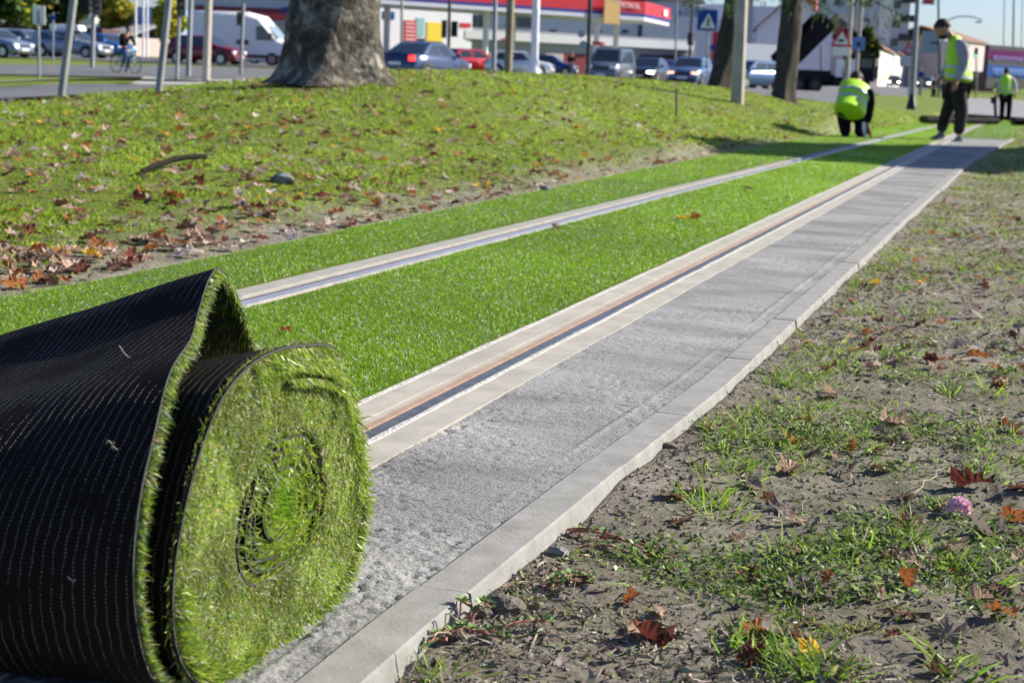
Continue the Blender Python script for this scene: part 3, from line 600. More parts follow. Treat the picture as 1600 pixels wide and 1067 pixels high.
# loose curly threads on the backing
for px, py, x in ((180, 690, -.63), (186, 705, -.63), (200, 870, -.6), (183, 880, -.61), (165, 795, -.63), (120, 905, -.63), (160, 815, -.64), (205, 560, -.68)):
    p = onx(px, py, x); p = p+norm((CAM-p)[None])[0]*.004
    w_ = []; a = random.random()*6
    for k in range(12): a += random.uniform(-.9, .9); p = p+np.array([.001*math.sin(a), .0012*math.cos(a), -.0016*math.sin(a*1.3)]); w_.append(p)
    MB().tube(w_, .0003, 4).build('loose_thread', mat('thread', (.4, .36, .28), .8), roll)
# ================================================================== BACKGROUND
M_asph = mat('asphalt', (.1, .1, .105), .9, (.15, .15, .155), 1.5, .2, 30)
M_pave = mat('pavement', (.4, .38, .35), .9, (.5, .48, .44), 1.2)
M_white = mat('white_paint', (.78, .78, .78), .5)
def drape(name, near, far, m, lift, step=1.5, kind='structure'):
    """sheet between two polylines of (x,y), laid over the ground"""
    a = hermite([tuple(p[:2]) for p in near], 90); b = hermite([tuple(p[:2]) for p in far], 90); k = 14; u = np.linspace(0, 1, k)[None, :, None]
    P = a[:, None]*(1-u)+b[:, None]*u; Z = tps(P[..., 0], P[..., 1]).reshape(P.shape[:2])+lift+.02
    V = np.concatenate([P, Z[..., None]], -1).reshape(-1, 3); g = np.arange(90*k).reshape(90, k)
    q = np.stack([g[:-1, :-1], g[1:, :-1], g[1:, 1:], g[:-1, 1:]], -1).reshape(-1, 4)
    return tag(mesh_np(name, V, quads=q, mats=[m], smooth=True), kind=kind)
def A(px, D, py=130): return at(px, py, D)[:2]
roadfar = [A(-300, 28), A(0, 28.5), A(400, 37), A(640, 56), A(830, 82), A(1000, 120), A(1200, 220), A(1400, 420)]
drape('road', [A(-300, 19), A(0, 19.5), A(250, 21), A(640, 30), A(1000, 40), A(1200, 47), A(1380, 88), A(1470, 400)], roadfar, M_asph, .03)
drape('pavement', roadfar[:6], [A(-300, 31), A(0, 31.5), A(400, 42), A(640, 65), A(830, 92), A(1000, 130)], M_pave, .12)
drape('road', [A(-300, 51), A(0, 52), A(420, 50), A(560, 60)], [A(-300, 62), A(0, 63), A(420, 68), A(560, 76)], M_asph, .03)
drape('path', [A(180, 33), A(300, 38), A(420, 41), A(470, 44)], [A(225, 50), A(300, 47), A(420, 48), A(470, 52)], M_pave, .06)
drape('road', [A(-300, 76), A(0, 78), A(420, 76), A(640, 80)], [A(-300, 100), A(0, 104), A(420, 110), A(700, 125)], M_asph, .03)
drape('path', [A(1490, 54, 180), A(1540, 52, 180), A(1700, 50, 180)], [A(1485, 88, 180), A(1540, 84, 180), A(1700, 80, 180)], mat('path_surface', (.2, .19, .2), .9, (.27, .25, .26), 1.), .05)
# ------------------------------------------------------------------ facades: upright boxes with proud panels
class Facade:
    def __init__(s, name, label, cat, p0, D0, p1, D1, ytop, ybase, depth, m, group=None, wall='wall', m2=None):
        a = at(p0, ybase, D0); b = at(p1, ybase, D1); z = min(a[2], b[2])-.6; s.a = np.array([a[0], a[1], z]); s.u = np.array([b[0]-a[0], b[1]-a[1], 0.]); s.L = np.linalg.norm(s.u); s.u /= s.L
        s.n = np.array([s.u[1], -s.u[0], 0.]); 
        if s.n@(CAM-s.a) < 0: s.n = -s.n
        top = at(p0, ytop[0], D0)[2], at(p1, ytop[1], D1)[2]; s.t = sum(top)/2; s.root = empty(name, a, label, cat, group); s.depth = depth
        h = s.t-z; s.h = h; c = s.a+s.u*s.L/2-s.n*depth/2+np.array([0, 0, h/2])
        s.wall = MB().box(c, (s.L, depth, h), (s.u, s.n, (0, 0, 1))).build(wall, m, s.root)
    def uv(s, px, py):
        d = ray(px, py); t = ((s.a-CAM)@s.n)/(d@s.n); q = CAM+d*t; return (q-s.a)@s.u, q[2]
    def rect(s, name, u0, u1, z0, z1, m, thick=.05, parent=None, proud=0.):
        c = s.a+s.u*(u0+u1)/2+s.n*(thick/2+proud); c[2] = (z0+z1)/2
        return MB().box(c, (abs(u1-u0), thick, abs(z1-z0)), (s.u, s.n, (0, 0, 1))).build(name, m, parent or s.root)
    def panel(s, name, px0, py0, px1, py1, m, thick=.05, parent=None, proud=0.):
        u0, z1 = s.uv(px0, py0); u1, z0 = s.uv(px1, py1); return s.rect(name, u0, u1, z0, z1, m, thick, parent, proud)
    def text(s, txt, px, py, hpx, m, parent=None, proud=.07, wpx=None, name='lettering'):
        u0, z0 = s.uv(px, py); _, z1 = s.uv(px, py-hpx); return text3(name, txt, s.a*np.array([1, 1, 0])+s.u*u0+s.n*proud+np.array([0, 0, z0]), s.u, s.n, abs(z1-z0), m, parent or s.root, width=None if wpx is None else abs(s.uv(px+wpx, py)[0]-u0))
    def gable_front(s, rise, m, over=.35):
        # gable facing the camera, ridge running back from the front
        a = np.array([*s.a[:2], s.t]); e = s.u*s.L; up = np.array([0, 0, rise]); bk = -s.n*s.depth
        MB().poly([a-s.n*.001, a+e-s.n*.001, a+e/2+up-s.n*.001, a+bk, a+e+bk, a+e/2+up+bk], [(0, 1, 2), (3, 5, 4), (0, 2, 5, 3), (1, 4, 5, 2)]).build('gable_wall', s.wall.data.materials[0], s.root)
        b = MB(); sl = norm((e/2+up)[None])[0]; sr = norm((e/2-up)[None])[0]; th = np.array([0, 0, .2]); f0 = s.n*over; f1 = bk-s.n*over
        for P, Q in ((a-sl*over, a+e/2+up), (a+e/2+up, a+e+sr*over)):
            b.poly([P+f0, Q+f0, Q+f1, P+f1, P+f0+th, Q+f0+th, Q+f1+th, P+f1+th], [(0, 3, 2, 1), (4, 5, 6, 7), (0, 1, 5, 4), (1, 2, 6, 5), (2, 3, 7, 6), (3, 0, 4, 7)])
        return b.build('roof', m, s.root)
    def gable(s, rise, m, over=.4):
        # pitched roof, ridge parallel to the front
        b = MB(); e = s.u*(s.L/2+over); f = s.n*(s.depth/2+over); c = s.a+s.u*s.L/2-s.n*s.depth/2; c = np.array([c[0], c[1], s.t]); up = np.array([0, 0, rise]); th = np.array([0, 0, .18])
        p = [c-e+f, c+e+f, c+e+up, c-e+up, c-e-f, c+e-f]; q = [x+th for x in p]
        b.poly(p+q, [(6, 7, 8, 9), (9, 8, 11, 10), (0, 3, 2, 1), (3, 4, 5, 2), (0, 1, 7, 6), (4, 10, 11, 5), (0, 6, 9, 3), (3, 9, 10, 4), (1, 2, 8, 7), (2, 5, 11, 8)])
        return b.build('roof', m, s.root)
def text3(name, txt, p, u, n, h, m, parent, width=None):
    cu = bpy.data.curves.new('t', 'FONT'); cu.body = txt; cu.extrude = .012; cu.resolution_u = 3
    ob = bpy.data.objects.new('t', cu); COL.objects.link(ob); dg = bpy.context.evaluated_depsgraph_get(); me = bpy.data.meshes.new_from_object(ob.evaluated_get(dg)); bpy.data.objects.remove(ob)
    co = np.empty(len(me.vertices)*3); me.vertices.foreach_get('co', co); co = co.reshape(-1, 3); lo = co.min(0); hi = co.max(0); sz = hi-lo
    sy = h/sz[1]; sx = width/sz[0] if width else sy; q = p+(co[:, :1]-lo[0])*sx*u+(co[:, 1:2]-lo[1])*sy*np.array([0, 0, 1.])+co[:, 2:]*n
    me.vertices.foreach_set('co', q.astype(np.float32).ravel()); me.materials.clear(); me.materials.append(m); me.name = name; me.update()
    return link(name, me, parent)
M_lil = mat('pale_render', (.5, .51, .6), .85, (.55, .56, .65), .3); M_cream = mat('cream_render', (.62, .57, .5), .85, (.66, .62, .55), .4)
M_pink = mat('pink_render', (.55, .42, .42), .85, (.6, .48, .47), .4); M_wht = mat('white_render', (.68, .69, .72), .8, (.72, .73, .75), .4)
M_glass = mat('window_glass', (.03, .04, .05), .12, spec=.8); M_dark = mat('dark_panel', (.03, .03, .035), .5); M_red = mat('red_panel', (.55, .015, .03), .4)
M_navy = mat('navy_panel', (.03, .03, .22), .4); M_grey = mat('grey_metal', (.3, .31, .33), .45, metal=.4); M_roof = mat('roof_tiles', (.2, .1, .07), .85, (.28, .15, .1), 3)
M_dred = mat('maroon_panel', (.22, .02, .035), .5); M_yel = mat('yellow_panel', (.8, .6, .03), .5); M_blue = mat('blue_panel', (.012, .07, .3), .7, spec=.15); M_lblue = mat('pale_blue_panel', (.14, .24, .5), .8, spec=.1)
M_purp = mat('purple_panel', (.11, .012, .1), .8, spec=.1); M_gal = mat('galvanised', (.2, .215, .215), .55, (.27, .285, .285), 6, metal=.35); M_conc = mat('post_concrete', (.36, .33, .27), .9, (.46, .43, .36), 5, .3, 60)
M_black = mat('black_plastic', (.012, .012, .013), .45); M_tyre = mat('tyre_rubber', (.012, .012, .012), .8); M_rim = mat('rim_metal', (.4, .41, .43), .3, metal=.9)
def windows(f, us, zs, w_, h_, frame=M_white, glass=M_glass):
    for u in us:
        for z in zs: o = f.rect('window', u-w_/2, u+w_/2, z, z+h_, frame, .06); f.rect('pane', u-w_/2+.07, u+w_/2-.07, z+.07, z+h_-.07, glass, .02, o, .062)
# petrol station canopy
K = at(1006, 33, 112); Lp = at(585, 10, 99); Ep = at(1051, 38, 124)
zc = K[2]; can = empty('petrol_station_canopy', (K[0]-8, K[1], 0), 'red petrol station canopy with navy and pale stripes on white columns', 'canopy')
def plan_off(a, b, d):   # vertical band between plan points a->b
    return
k2 = K[:2]; l2 = Lp[:2]; e2 = Ep[:2]; u1 = (l2-k2)/np.linalg.norm(l2-k2); l2 = k2+u1*34; u2 = (e2-k2)/np.linalg.norm(e2-k2); e2 = k2+u2*11; b2 = l2+u2*11
def band(z0, z1, out, name, m, parent):
    c = (k2+l2+e2+b2)/4; pts = [c+(p-c)*(1+out) for p in (l2, k2, e2, b2)]; b = MB()
    b.poly([(*p, z0) for p in pts]+[(*p, z1) for p in pts], [(3, 2, 1, 0), (4, 5, 6, 7), (0, 1, 5, 4), (1, 2, 6, 5), (2, 3, 7, 6), (3, 0, 4, 7)]); return b.build(name, m, parent)
band(zc, zc+.28, .0, 'lower_stripe', mat('pale_fascia', (.6, .6, .68), .5), can); band(zc+.28, zc+.52, .003, 'navy_stripe', M_navy, can); fr = band(zc+.52, zc+1.42, .005, 'fascia', M_red, can)
n1 = np.array([u1[1], -u1[0], 0]); n1 = n1 if n1@(CAM-K) > 0 else -n1
lp = k2+u1*2.5+n1[:2]*.12
text3('lettering', 'PETROL', np.array([lp[0], lp[1], zc+.86]), np.array([-u1[0], -u1[1], 0]), n1, .38, M_white, fr, width=2.0)
n2 = np.array([u2[1], -u2[0], 0]); n2 = n2 if n2@(CAM-K) > 0 else -n2; q = e2-u2*2.8+n2[:2]*.15
MB().box((q[0], q[1], zc+.95), (1.6, .08, .5), (np.r_[u2, 0], n2, (0, 0, 1))).build('logo', M_white, fr)
for s_, t_ in ((5, 2), (15, 2), (26, 2), (5, 9), (15, 9), (26, 9)):
    q = k2+u1*s_+u2*t_; z = h1(*q)-.1; MB().box((q[0], q[1], (z+zc)/2), (.35, .35, zc-z)).build('column', M_white, can)
pc = k2+u1*3.4+n1[:2]*.35; MB().box((pc[0], pc[1], zc+.5), (1.5, .12, 1.8), (np.r_[u1, 0], n1, (0, 0, 1))).build('advertising_panel', mat('orange_poster', (.5, .3, .2), .5, (.7, .45, .1), .8), can)
# station buildings
f = Facade('petrol_station_shop', 'white petrol station shop with yellow and red signs on its wall', 'building', 590, 116, 735, 122, (-2, 16), 118, 8, M_wht)
f.panel('sign', 667, 35, 691, 66, M_yel); sg = f.panel('sign', 631, 32, 650, 68, M_red)
for k in range(5): f.panel('stripe', 633, 36+k*6.2, 648, 38.5+k*6.2, M_white, .03, sg, .055)
f.panel('sign', 598, 18, 616, 31, M_blue); f.panel('sign', 719, 36, 735, 44, M_red); f.panel('door', 652, 60, 662, 100, M_glass); f.panel('frame', 650, 28, 662, 57, mat('teal_logo', (.25, .45, .45), .5)); f.panel('base', 592, 92, 733, 116, M_dark, .04)
f = Facade('car_wash_building', 'long low building with a white roof band behind the cars in the road', 'building', 722, 122, 1084, 136, (47, 60), 120, 9, M_grey)
f.panel('roof_band', 722, 47, 1078, 79, M_wht, .5); 
for k, (a, b_, m) in enumerate(((735, 778, M_grey), (790, 845, M_dark), (852, 878, M_pink), (880, 918, M_dred), (925, 990, M_grey), (1000, 1030, M_glass), (1034, 1076, M_dark))): f.panel('bay', a, 81+k*.8, b_, 116+k, m, .12)
f.panel('sign', 780, 60, 792, 64, M_red, .1, None, .52); f.panel('sign', 926, 66, 938, 71, M_red, .1, None, .52)
f = Facade('grey_commercial_building', 'lilac grey commercial building with dark ribbon windows seen under the red canopy', 'building', 726, 150, 1128, 160, (8, 30), 118, 14, M_lil)
for a, b_ in ((728, 745), (747, 765), (806, 830)): f.panel('window', a, 24, b_, 44, M_glass)
for a in (860, 930, 972): f.panel('air_vent', a, 47, a+8, 52, M_dark, .3)
f.panel('downpipe', 998, 34, 1001, 80, M_dark, .12)
f = Facade('shop_hall', 'low hall with a maroon fascia and pale blue parapet behind the white van', 'building', 296, 124, 590, 124, (2, -6), 104, 6, M_lil)
f.panel('fascia', 306, 9, 440, 25, M_dred, .2); f.panel('sign', 441, 12, 470, 24, M_navy, .2); f.panel('glazing', 300, 40, 560, 96, M_glass, .05)
f = Facade('small_kiosk', 'cream kiosk with a bright red roof band between the van and the plane tree', 'kiosk', 402, 104, 500, 101, (38, 36), 104, 5, M_cream)
f.panel('fascia', 398, 22, 505, 35, M_red, .5); f.panel('stripe', 398, 35, 505, 39, M_lil, .5); f.panel('window', 440, 50, 470, 75, M_glass)
f = Facade('blue_hall', 'plain blue clad hall behind the cyclist', 'building', 204, 150, 268, 150, (12, 13), 98, 12, mat('blue_cladding', (.2, .3, .62), .6))
f.panel('glazing', 206, 56, 262, 94, M_glass); f.panel('fascia', 204, 50, 268, 56, M_dark, .1)
f = Facade('grey_roofed_house', 'low house with a pale grey roof left of the blue hall', 'house', 112, 150, 202, 145, (58, 57), 96, 7, M_pink); f.gable(1.2, mat('grey_roofing', (.36, .36, .36), .8)); f.panel('glazing', 150, 66, 198, 92, M_dark)
f = Facade('shed', 'cream shed wall partly hidden by the yellow trees', 'shed', 118, 165, 150, 165, (26, 27), 96, 6, M_cream); f.panel('door', 128, 50, 140, 90, M_dark)
f = Facade('red_price_board', 'red and navy upright board beside the leaning conifer', 'sign', 1110, 130, 1130, 130, (50, 51), 122, .4, M_red, wall='board'); f.panel('stripe', 1110, 70, 1130, 80, M_navy)
f = Facade('grey_roofed_block', 'dark roofed building behind the end of the red canopy', 'building', 1004, 175, 1090, 178, (4, 8), 110, 12, M_lil); f.gable(3., M_dark)
# right hand side: big lilac hall, gabled house, block of flats
f = Facade('warehouse', 'large plain lilac grey warehouse seen between the conifer trunks', 'warehouse', 1108, 168, 1262, 169, (22, 0), 135, 20, M_lil)
for a in (1179, 1189): f.panel('window', a, 61, a+6, 68, M_glass)
f.panel('window', 1204, 30, 1209, 36, M_glass); f.panel('downpipe', 1170, -10, 1172, 70, M_grey, .2)
f = Facade('white_garage', 'white low garage between the two dark conifer trunks', 'garage', 1160, 130, 1222, 132, (69, 71), 138, 6, M_wht); f.panel('door', 1170, 96, 1214, 130, M_grey)
f = Facade('gabled_house', 'lilac house with a brown tiled eave and red chimney behind the dump truck', 'house', 1176, 141, 1294, 140, (44, 49), 140, 9, M_lil); rf = f.gable_front(3.4, M_roof)
p = at(1268, 26, 146); MB().box(p, (.9, .9, 3.2)).build('chimney', mat('chimney_brick', (.5, .12, .08), .9, (.4, .1, .07), 12), rf); f.panel('window', 1252, 70, 1262, 88, M_glass)
f = Facade('block_of_flats', 'tall pale grey block of flats rising out of the top of the picture', 'apartment block', 1262, 240, 1412, 242, (-140, -134), 130, 16, M_lil)
us = np.linspace(1.5, f.L-2.2, 6); windows(f, us, [f.a[2]+4+3.0*k for k in range(int((f.h-6)/3.0))], 1.3, 1.3, M_grey, M_glass)
f.panel('downpipe', 1383, -100, 1386, 100, M_wht, .3)
for k in range(9): z = f.a[2]+5+3*k; o = f.rect('balcony', f.L-1.5, f.L+.5, z, z+1.05, M_dark, 1.3)
f = Facade('long_dark_building', 'long dark brown building behind the parked silver cars at the left edge', 'building', -60, 140, 160, 140, (38, 44), 94, 8, mat('brown_cladding', (.07, .03, .03), .8)); f.panel('glazing', -40, 62, 150, 80, M_glass); f.panel('fascia', -60, 42, 158, 50, M_dred, .2)
# receding street of houses
for i, (a, Da, b_, Db, yt, m, lab, rise) in enumerate(((1343, 150, 1368, 151, (62, 64), M_pink, 'pink house with a dark tiled roof nearest in the receding street', 2.4), (1370, 172, 1392, 205, (78, 84), M_cream, 'cream house second in the receding street', 2.2),
        (1394, 210, 1408, 240, (84, 88), M_wht, 'white house third in the receding street', 1.8), (1408, 245, 1424, 300, (90, 93), M_lil, 'grey lilac house farthest in the receding street', 1.6),
        (1442, 330, 1458, 330, (84, 86), M_pink, 'far pink townhouse left of the standing worker', 2.), (1459, 300, 1478, 300, (92, 92), M_cream, 'far cream townhouse just behind the standing worker', 2.))):
    f = Facade('street_house', lab, 'house', a, Da, b_, Db, yt, 138, 8, m, 'houses along the distant street'); f.gable(rise, M_roof if i != 0 else M_dark)
    for k in range(3):
        for zz in (1.6, 4.3):
            u = f.L*(k+.5)/3; z = f.a[2]+zz
            if z+1.2 < f.t: f.rect('window', u-.5, u+.5, z, z+1.3, M_glass, .06)
f = Facade('pink_apartment_house', 'pink and grey apartment house with a hipped roof right of the standing worker', 'apartment block', 1498, 240, 1533, 250, (64, 70), 140, 14, M_pink); f.gable(2.2, M_roof)
windows(f, [1., 2.9], [f.a[2]+2+2.6*k for k in range(3)], .9, 1.2)
f = Facade('blue_apartment_house', 'blue grey apartment house between the pink one and the billboard', 'apartment block', 1532, 255, 1548, 260, (78, 80), 140, 10, M_lblue); windows(f, [.8], [f.a[2]+2+2.6*k for k in range(3)], .7, 1.2)
f = Facade('brown_shopfront', 'low brown shopfront with white letters left of the billboard', 'shop', 1494, 160, 1552, 160, (112, 112), 148, 6, mat('brown_render', (.2, .1, .07), .8)); f.text('VT', 1519, 121, 7, M_white)
f.panel('awning', 1496, 126, 1512, 132, M_grey, .5)
f = Facade('billboard', 'purple and blue billboard with pale lettering behind the farthest worker', 'billboard', 1541, 140, 1700, 152, (75, 78), 128, .5, M_dark, wall='frame')
f.panel('purple_field', 1543, 77, 1690, 101, M_purp); f.panel('blue_field', 1543, 101.5, 1690, 127, M_blue); f.text('emmezeta', 1551, 94, 8, mat('lilac_letters', (.3, .24, .55), .8, spec=.1), wpx=78)
o = f.panel('text_box', 1549, 106, 1650, 121, M_lblue, .04, None, .06); f.panel('text_field', 1551, 108, 1648, 119, mat('mid_blue', (.05, .14, .45), .5), .03, o, .105); f.text('CENTAR', 1553, 117.5, 7, M_lblue, proud=.15, wpx=40, parent=o)
for a in (1560, 1630): f.panel('support', a, 128, a+4, 145, M_gal, .3)

# ------------------------------------------------------------------ vehicles (built round the origin, front towards +x)
def paint(name, c, c2=None): return mat(name, c, .28, coat=.6, metal=.35, spec=.5)
M_lamp = mat('headlamp_glow', (1, .95, .85), .2, emit=5.); M_lampo = mat('headlamp', (.85, .88, .9), .1, spec=.9); M_amber = mat('amber_lamp', (1, .6, .38), .3, emit=.9); M_tail = mat('tail_lamp', (.5, .01, .01), .3); M_brake = mat('brake_lamp_lit', (1, .03, .02), .3, emit=2.)  # white headlamp glow also stands in for glints on the cars
M_plate = mat('plate', (.75, .75, .75), .5); M_trim = mat('car_trim', (.03, .03, .03), .6)
PROF = {   # x along length 0 front..1, belt/hood height, roof profile
    'hatch': dict(L=4.1, W=1.74, Hh=1.5, hood=[(0, .55), (.015, .7), (.06, .84), (.25, .98), (.5, 1.0), (.8, 1.0), (.96, .98), (1, .75)], roof=(.24, .42, .86, .985)),
    'estate': dict(L=4.5, W=1.76, Hh=1.48, hood=[(0, .55), (.015, .7), (.06, .82), (.25, .95), (.5, .98), (.8, .99), (.97, .98), (1, .7)], roof=(.25, .41, .92, .99)),
    'sedan': dict(L=4.5, W=1.78, Hh=1.44, hood=[(0, .52), (.015, .66), (.06, .79), (.27, .94), (.5, .97), (.78, 1.0), (.97, .98), (1, .7)], roof=(.25, .42, .68, .86)),
    'minivan': dict(L=4.4, W=1.82, Hh=1.82, hood=[(0, .6), (.015, .85), (.08, 1.02), (.2, 1.1), (.5, 1.1), (.8, 1.1), (.98, 1.1), (1, .8)], roof=(.17, .36, .96, .995)),
}
def car(label, kind, col, px, py, D, phi, lights='off', rear='off', group=None, cat='car'):
    p = PROF[kind]; L_, W_, Hh = p['L'], p['W'], p['Hh']; root = empty('parked_car' if kind != 'minivan' else 'parked_minivan', (0, 0, 0), label, cat, group)
    X = lambda f: L_*(.5-f); R = []
    for f_, zt in p['hood']:
        wf = 1-.16*max(0, (.12-f_)/.12)**2-.1*max(0, (f_-.88)/.12)**2; w_ = W_/2*wf; zb = .2 if .02 < f_ < .98 else .28; x = X(f_)
        R.append([(x, -w_*.9, zb), (x, -w_, zb+.15), (x, -w_*1.0, zt*.62), (x, -w_*.955, zt-.07), (x, -w_*.86, zt), (x, 0, zt+.025), (x, w_*.86, zt), (x, w_*.955, zt-.07), (x, w_, zt*.62), (x, w_, zb+.15), (x, w_*.9, zb)])
    b = MB().rings(R); hz = np.interp([p['roof'][0], p['roof'][3]], [a for a, _ in p['hood']], [c for _, c in p['hood']])
    r = p['roof']; wb, wt = W_/2*.93, W_/2*.74
    lo = [(X(r[0]), hz[0]-.02), (X(r[3]), hz[1]-.02)]; hi = [(X(r[1]), Hh-.05), (X(r[2]), Hh-.05)]
    q = [(lo[0][0], -wb, lo[0][1]), (lo[1][0], -wb, lo[1][1]), (lo[1][0], wb, lo[1][1]), (lo[0][0], wb, lo[0][1]), (hi[0][0], -wt, hi[0][1]), (hi[1][0], -wt, hi[1][1]), (hi[1][0], wt, hi[1][1]), (hi[0][0], wt, hi[0][1])]
    b.poly(q, [(0, 1, 5, 4), (1, 2, 6, 5), (2, 3, 7, 6), (3, 0, 4, 7), (4, 5, 6, 7)])
    cc = [(hi[0][0]-.1, -wt*.86), (hi[1][0]+.12, -wt*.86), (hi[1][0]+.12, wt*.86), (hi[0][0]-.1, wt*.86)]; b.poly([q[4], q[5], q[6], q[7]]+[(x, y, Hh) for x, y in cc], [(0, 1, 5, 4), (1, 2, 6, 5), (2, 3, 7, 6), (3, 0, 4, 7), (4, 5, 6, 7)])
    body = b.build('body', col, root, smooth=True)
    def pane(name, quad, a0, a1, b0, b1, m=M_glass):
        Q = [np.array(v, float) for v in quad]; P = lambda s, t: (Q[0]*(1-s)+Q[1]*s)*(1-t)+(Q[3]*(1-s)+Q[2]*s)*t
        nn = np.cross(Q[1]-Q[0], Q[3]-Q[0]); nn /= np.linalg.norm(nn); cen = np.array([0, 0, .9]); 
        if nn@(P(.5, .5)-cen) < 0: nn = -nn
        F4 = [P(a0, b0), P(a1, b0), P(a1, b1), P(a0, b1)]; MB().poly([v-nn*.004 for v in F4]+[v+nn*.006 for v in F4], [(4, 5, 6, 7), (0, 3, 2, 1), (0, 1, 5, 4), (1, 2, 6, 5), (2, 3, 7, 6), (3, 0, 4, 7)]).build(name, m, root)
    pane('windscreen', [q[0], q[3], q[7], q[4]], .07, .93, .08, .93); pane('rear_window', [q[1], q[2], q[6], q[5]], .1, .9, .12, .9)
    for A_, B_, C_, D_ in ((q[0], q[1], q[5], q[4]), (q[3], q[2], q[6], q[7])): pane('side_window', [A_, B_, C_, D_], .12, .48, .1, .88); pane('side_window', [A_, B_, C_, D_], .52, .86, .1, .88)
    wr = .31
    for sx in (.18, .81):
        for s in (-1, 1):
            y = s*(W_/2-.09); MB().tube([(X(sx), y+s*.005, .36), (X(sx), y+s*.096, .36)], .375, 20).build('wheel_arch', M_trim, root)
            wl = MB().tube([(X(sx), y-s*.08, wr), (X(sx), y+s*.108, wr)], wr, 22).build('wheel', M_tyre, root); MB().tube([(X(sx), y+s*.1, wr), (X(sx), y+s*.118, wr)], wr*.66, 14).build('rim', M_rim, wl)
    zf = p['hood'][1][1]
    for s in (-1, 1):
        hl = M_lamp if lights == 'on' else (M_amber if lights == 'amber' else M_lampo)
        MB().box((X(.022), s*W_*.345, zf-.03), (.13, .34, .15)).build('headlight', hl, root, bevel=.03)
        MB().box((X(.988), s*W_*.385, .82), (.12, .22, .2 if kind != 'minivan' else .5)).build('tail_light', M_brake if rear == 'on' else M_tail, root, bevel=.02)
        MB().box((X(r[0]+.06), s*(W_/2+.06), hz[0]+.06), (.12, .2, .13)).build('mirror', col, root, bevel=.03)
    MB().box((X(-.003), 0, zf-.06), (.05, .8, .13)).build('grille', M_trim, root); MB().box((X(0)-.01, 0, .33), (.1, W_*.74, .16)).build('lower_grille', M_trim, root, bevel=.02)
    MB().box((X(-.009), 0, .44), (.02, .52, .11)).build('number_plate', M_plate, root); MB().box((X(1.004), 0, .62), (.02, .52, .11)).build('number_plate', M_plate, root)
    place(root, px, py, D, phi); return root
def place(root, px, py, D, phi, sink=0.):
    v = ray(px, py); v = norm(np.array([[v[0], v[1], 0.]]))[0]; r = np.array([v[1], -v[0], 0]); d = -v*math.cos(math.radians(phi))+r*math.sin(math.radians(phi)); p = at(px, py, D); z = h1(p[0], p[1])
    root.location = (float(p[0]), float(p[1]), z+.03-sink); root.rotation_euler = (0, 0, math.atan2(d[1], d[0]))
G1 = 'cars on the road behind the verge'
car('silver blue hatchback at the left edge of the picture, cut by the frame', 'hatch', paint('paint_steel_blue', (.2, .26, .36)), -8, 90, 79, 48, group=G1)
car('silver hatchback facing right behind the white twin sign', 'hatch', paint('paint_silver', (.27, .3, .36)), 38, 90, 86, 55, group=G1)
car('silver estate car with a roof box behind the leaning pole', 'estate', paint('paint_silver', (.27, .3, .36)), 112, 92, 84, 58, group=G1)
car('small bright blue car far behind the silver estate', 'hatch', paint('paint_blue', (.03, .16, .42)), 168, 92, 98, 40, group=G1)
car('dark red hatchback in front of the white van', 'hatch', paint('paint_dark_red', (.2, .01, .02)), 322, 100, 79, 62, group=G1)
car('dark blue car half hidden between the red hatchback and the van', 'hatch', paint('paint_deep_blue', (.02, .05, .25)), 385, 103, 90, 50, group=G1)
car('navy blue saloon with red tail lamps lit, beside the plane tree', 'sedan', paint('paint_navy', (.015, .035, .09)), 664, 132, 56, 150, rear='on', group=G1)
car('small red hatchback right of the navy saloon', 'hatch', paint('paint_red', (.4, .01, .02)), 737, 118, 92, 125, group=G1)
car('white hatchback behind the white canopy column', 'hatch', paint('paint_white', (.7, .72, .74)), 812, 123, 90, 82, group=G1)
car('dark blue car parked behind the walking cyclist', 'hatch', paint('paint_deep_blue', (.02, .05, .25)), 858, 118, 108, 80, group=G1)
car('silver grey minivan facing the camera in the middle of the road', 'minivan', paint('paint_grey', (.12, .135, .17)), 953, 133, 77, -14, group=G1)
car('black saloon between the silver minivan and the pale blue car', 'sedan', paint('paint_black', (.02, .025, .035)), 1012, 136, 82, -14, lights='on', group=G1)
car('dark blue hatchback half hidden behind the black saloon', 'hatch', paint('paint_deep_blue', (.02, .05, .25)), 1052, 132, 98, -12, group=G1)
car('pale blue saloon with amber lamps just left of the leaning conifer', 'hatch', paint('paint_pale_blue', (.11, .16, .3)), 1078, 138, 76, -12, lights='amber', group=G1)
car('dark car behind the pale blue saloon beside the leaning conifer', 'minivan', paint('paint_black', (.02, .025, .035)), 1104, 130, 112, -20, group=G1)
car('dark blue car right of the big concrete post', 'hatch', paint('paint_mid_blue', (.04, .1, .2)), 1170, 141, 80, -40, lights='amber', group=G1)
car('grey car with lamps glowing in place of glints left of the third tree trunk', 'sedan', paint('paint_grey', (.12, .135, .17)), 1198, 139, 96, -25, lights='on', group=G1)
car('black car with lamps lit coming down the distant street', 'hatch', paint('paint_black', (.02, .025, .035)), 1396, 138, 195, 0, lights='on', group=G1)
car('grey car with one lamp glaring behind the two distant pedestrians', 'hatch', paint('paint_grey', (.12, .135, .17)), 1447, 137, 190, -10, lights='on', group=G1)
rb = empty('roof_box', (0, 0, 0), 'pale roof box on the silver estate car', 'roof box'); MB().box((0, 0, 0), (1.9, .8, .32), top=.88).build('shell', M_white, rb, bevel=.08); MB().box((0, 0, -.18), (1.2, .9, .05)).build('rack', M_grey, rb); place(rb, 108, 92, 84, 58); rb.location.z += 1.66
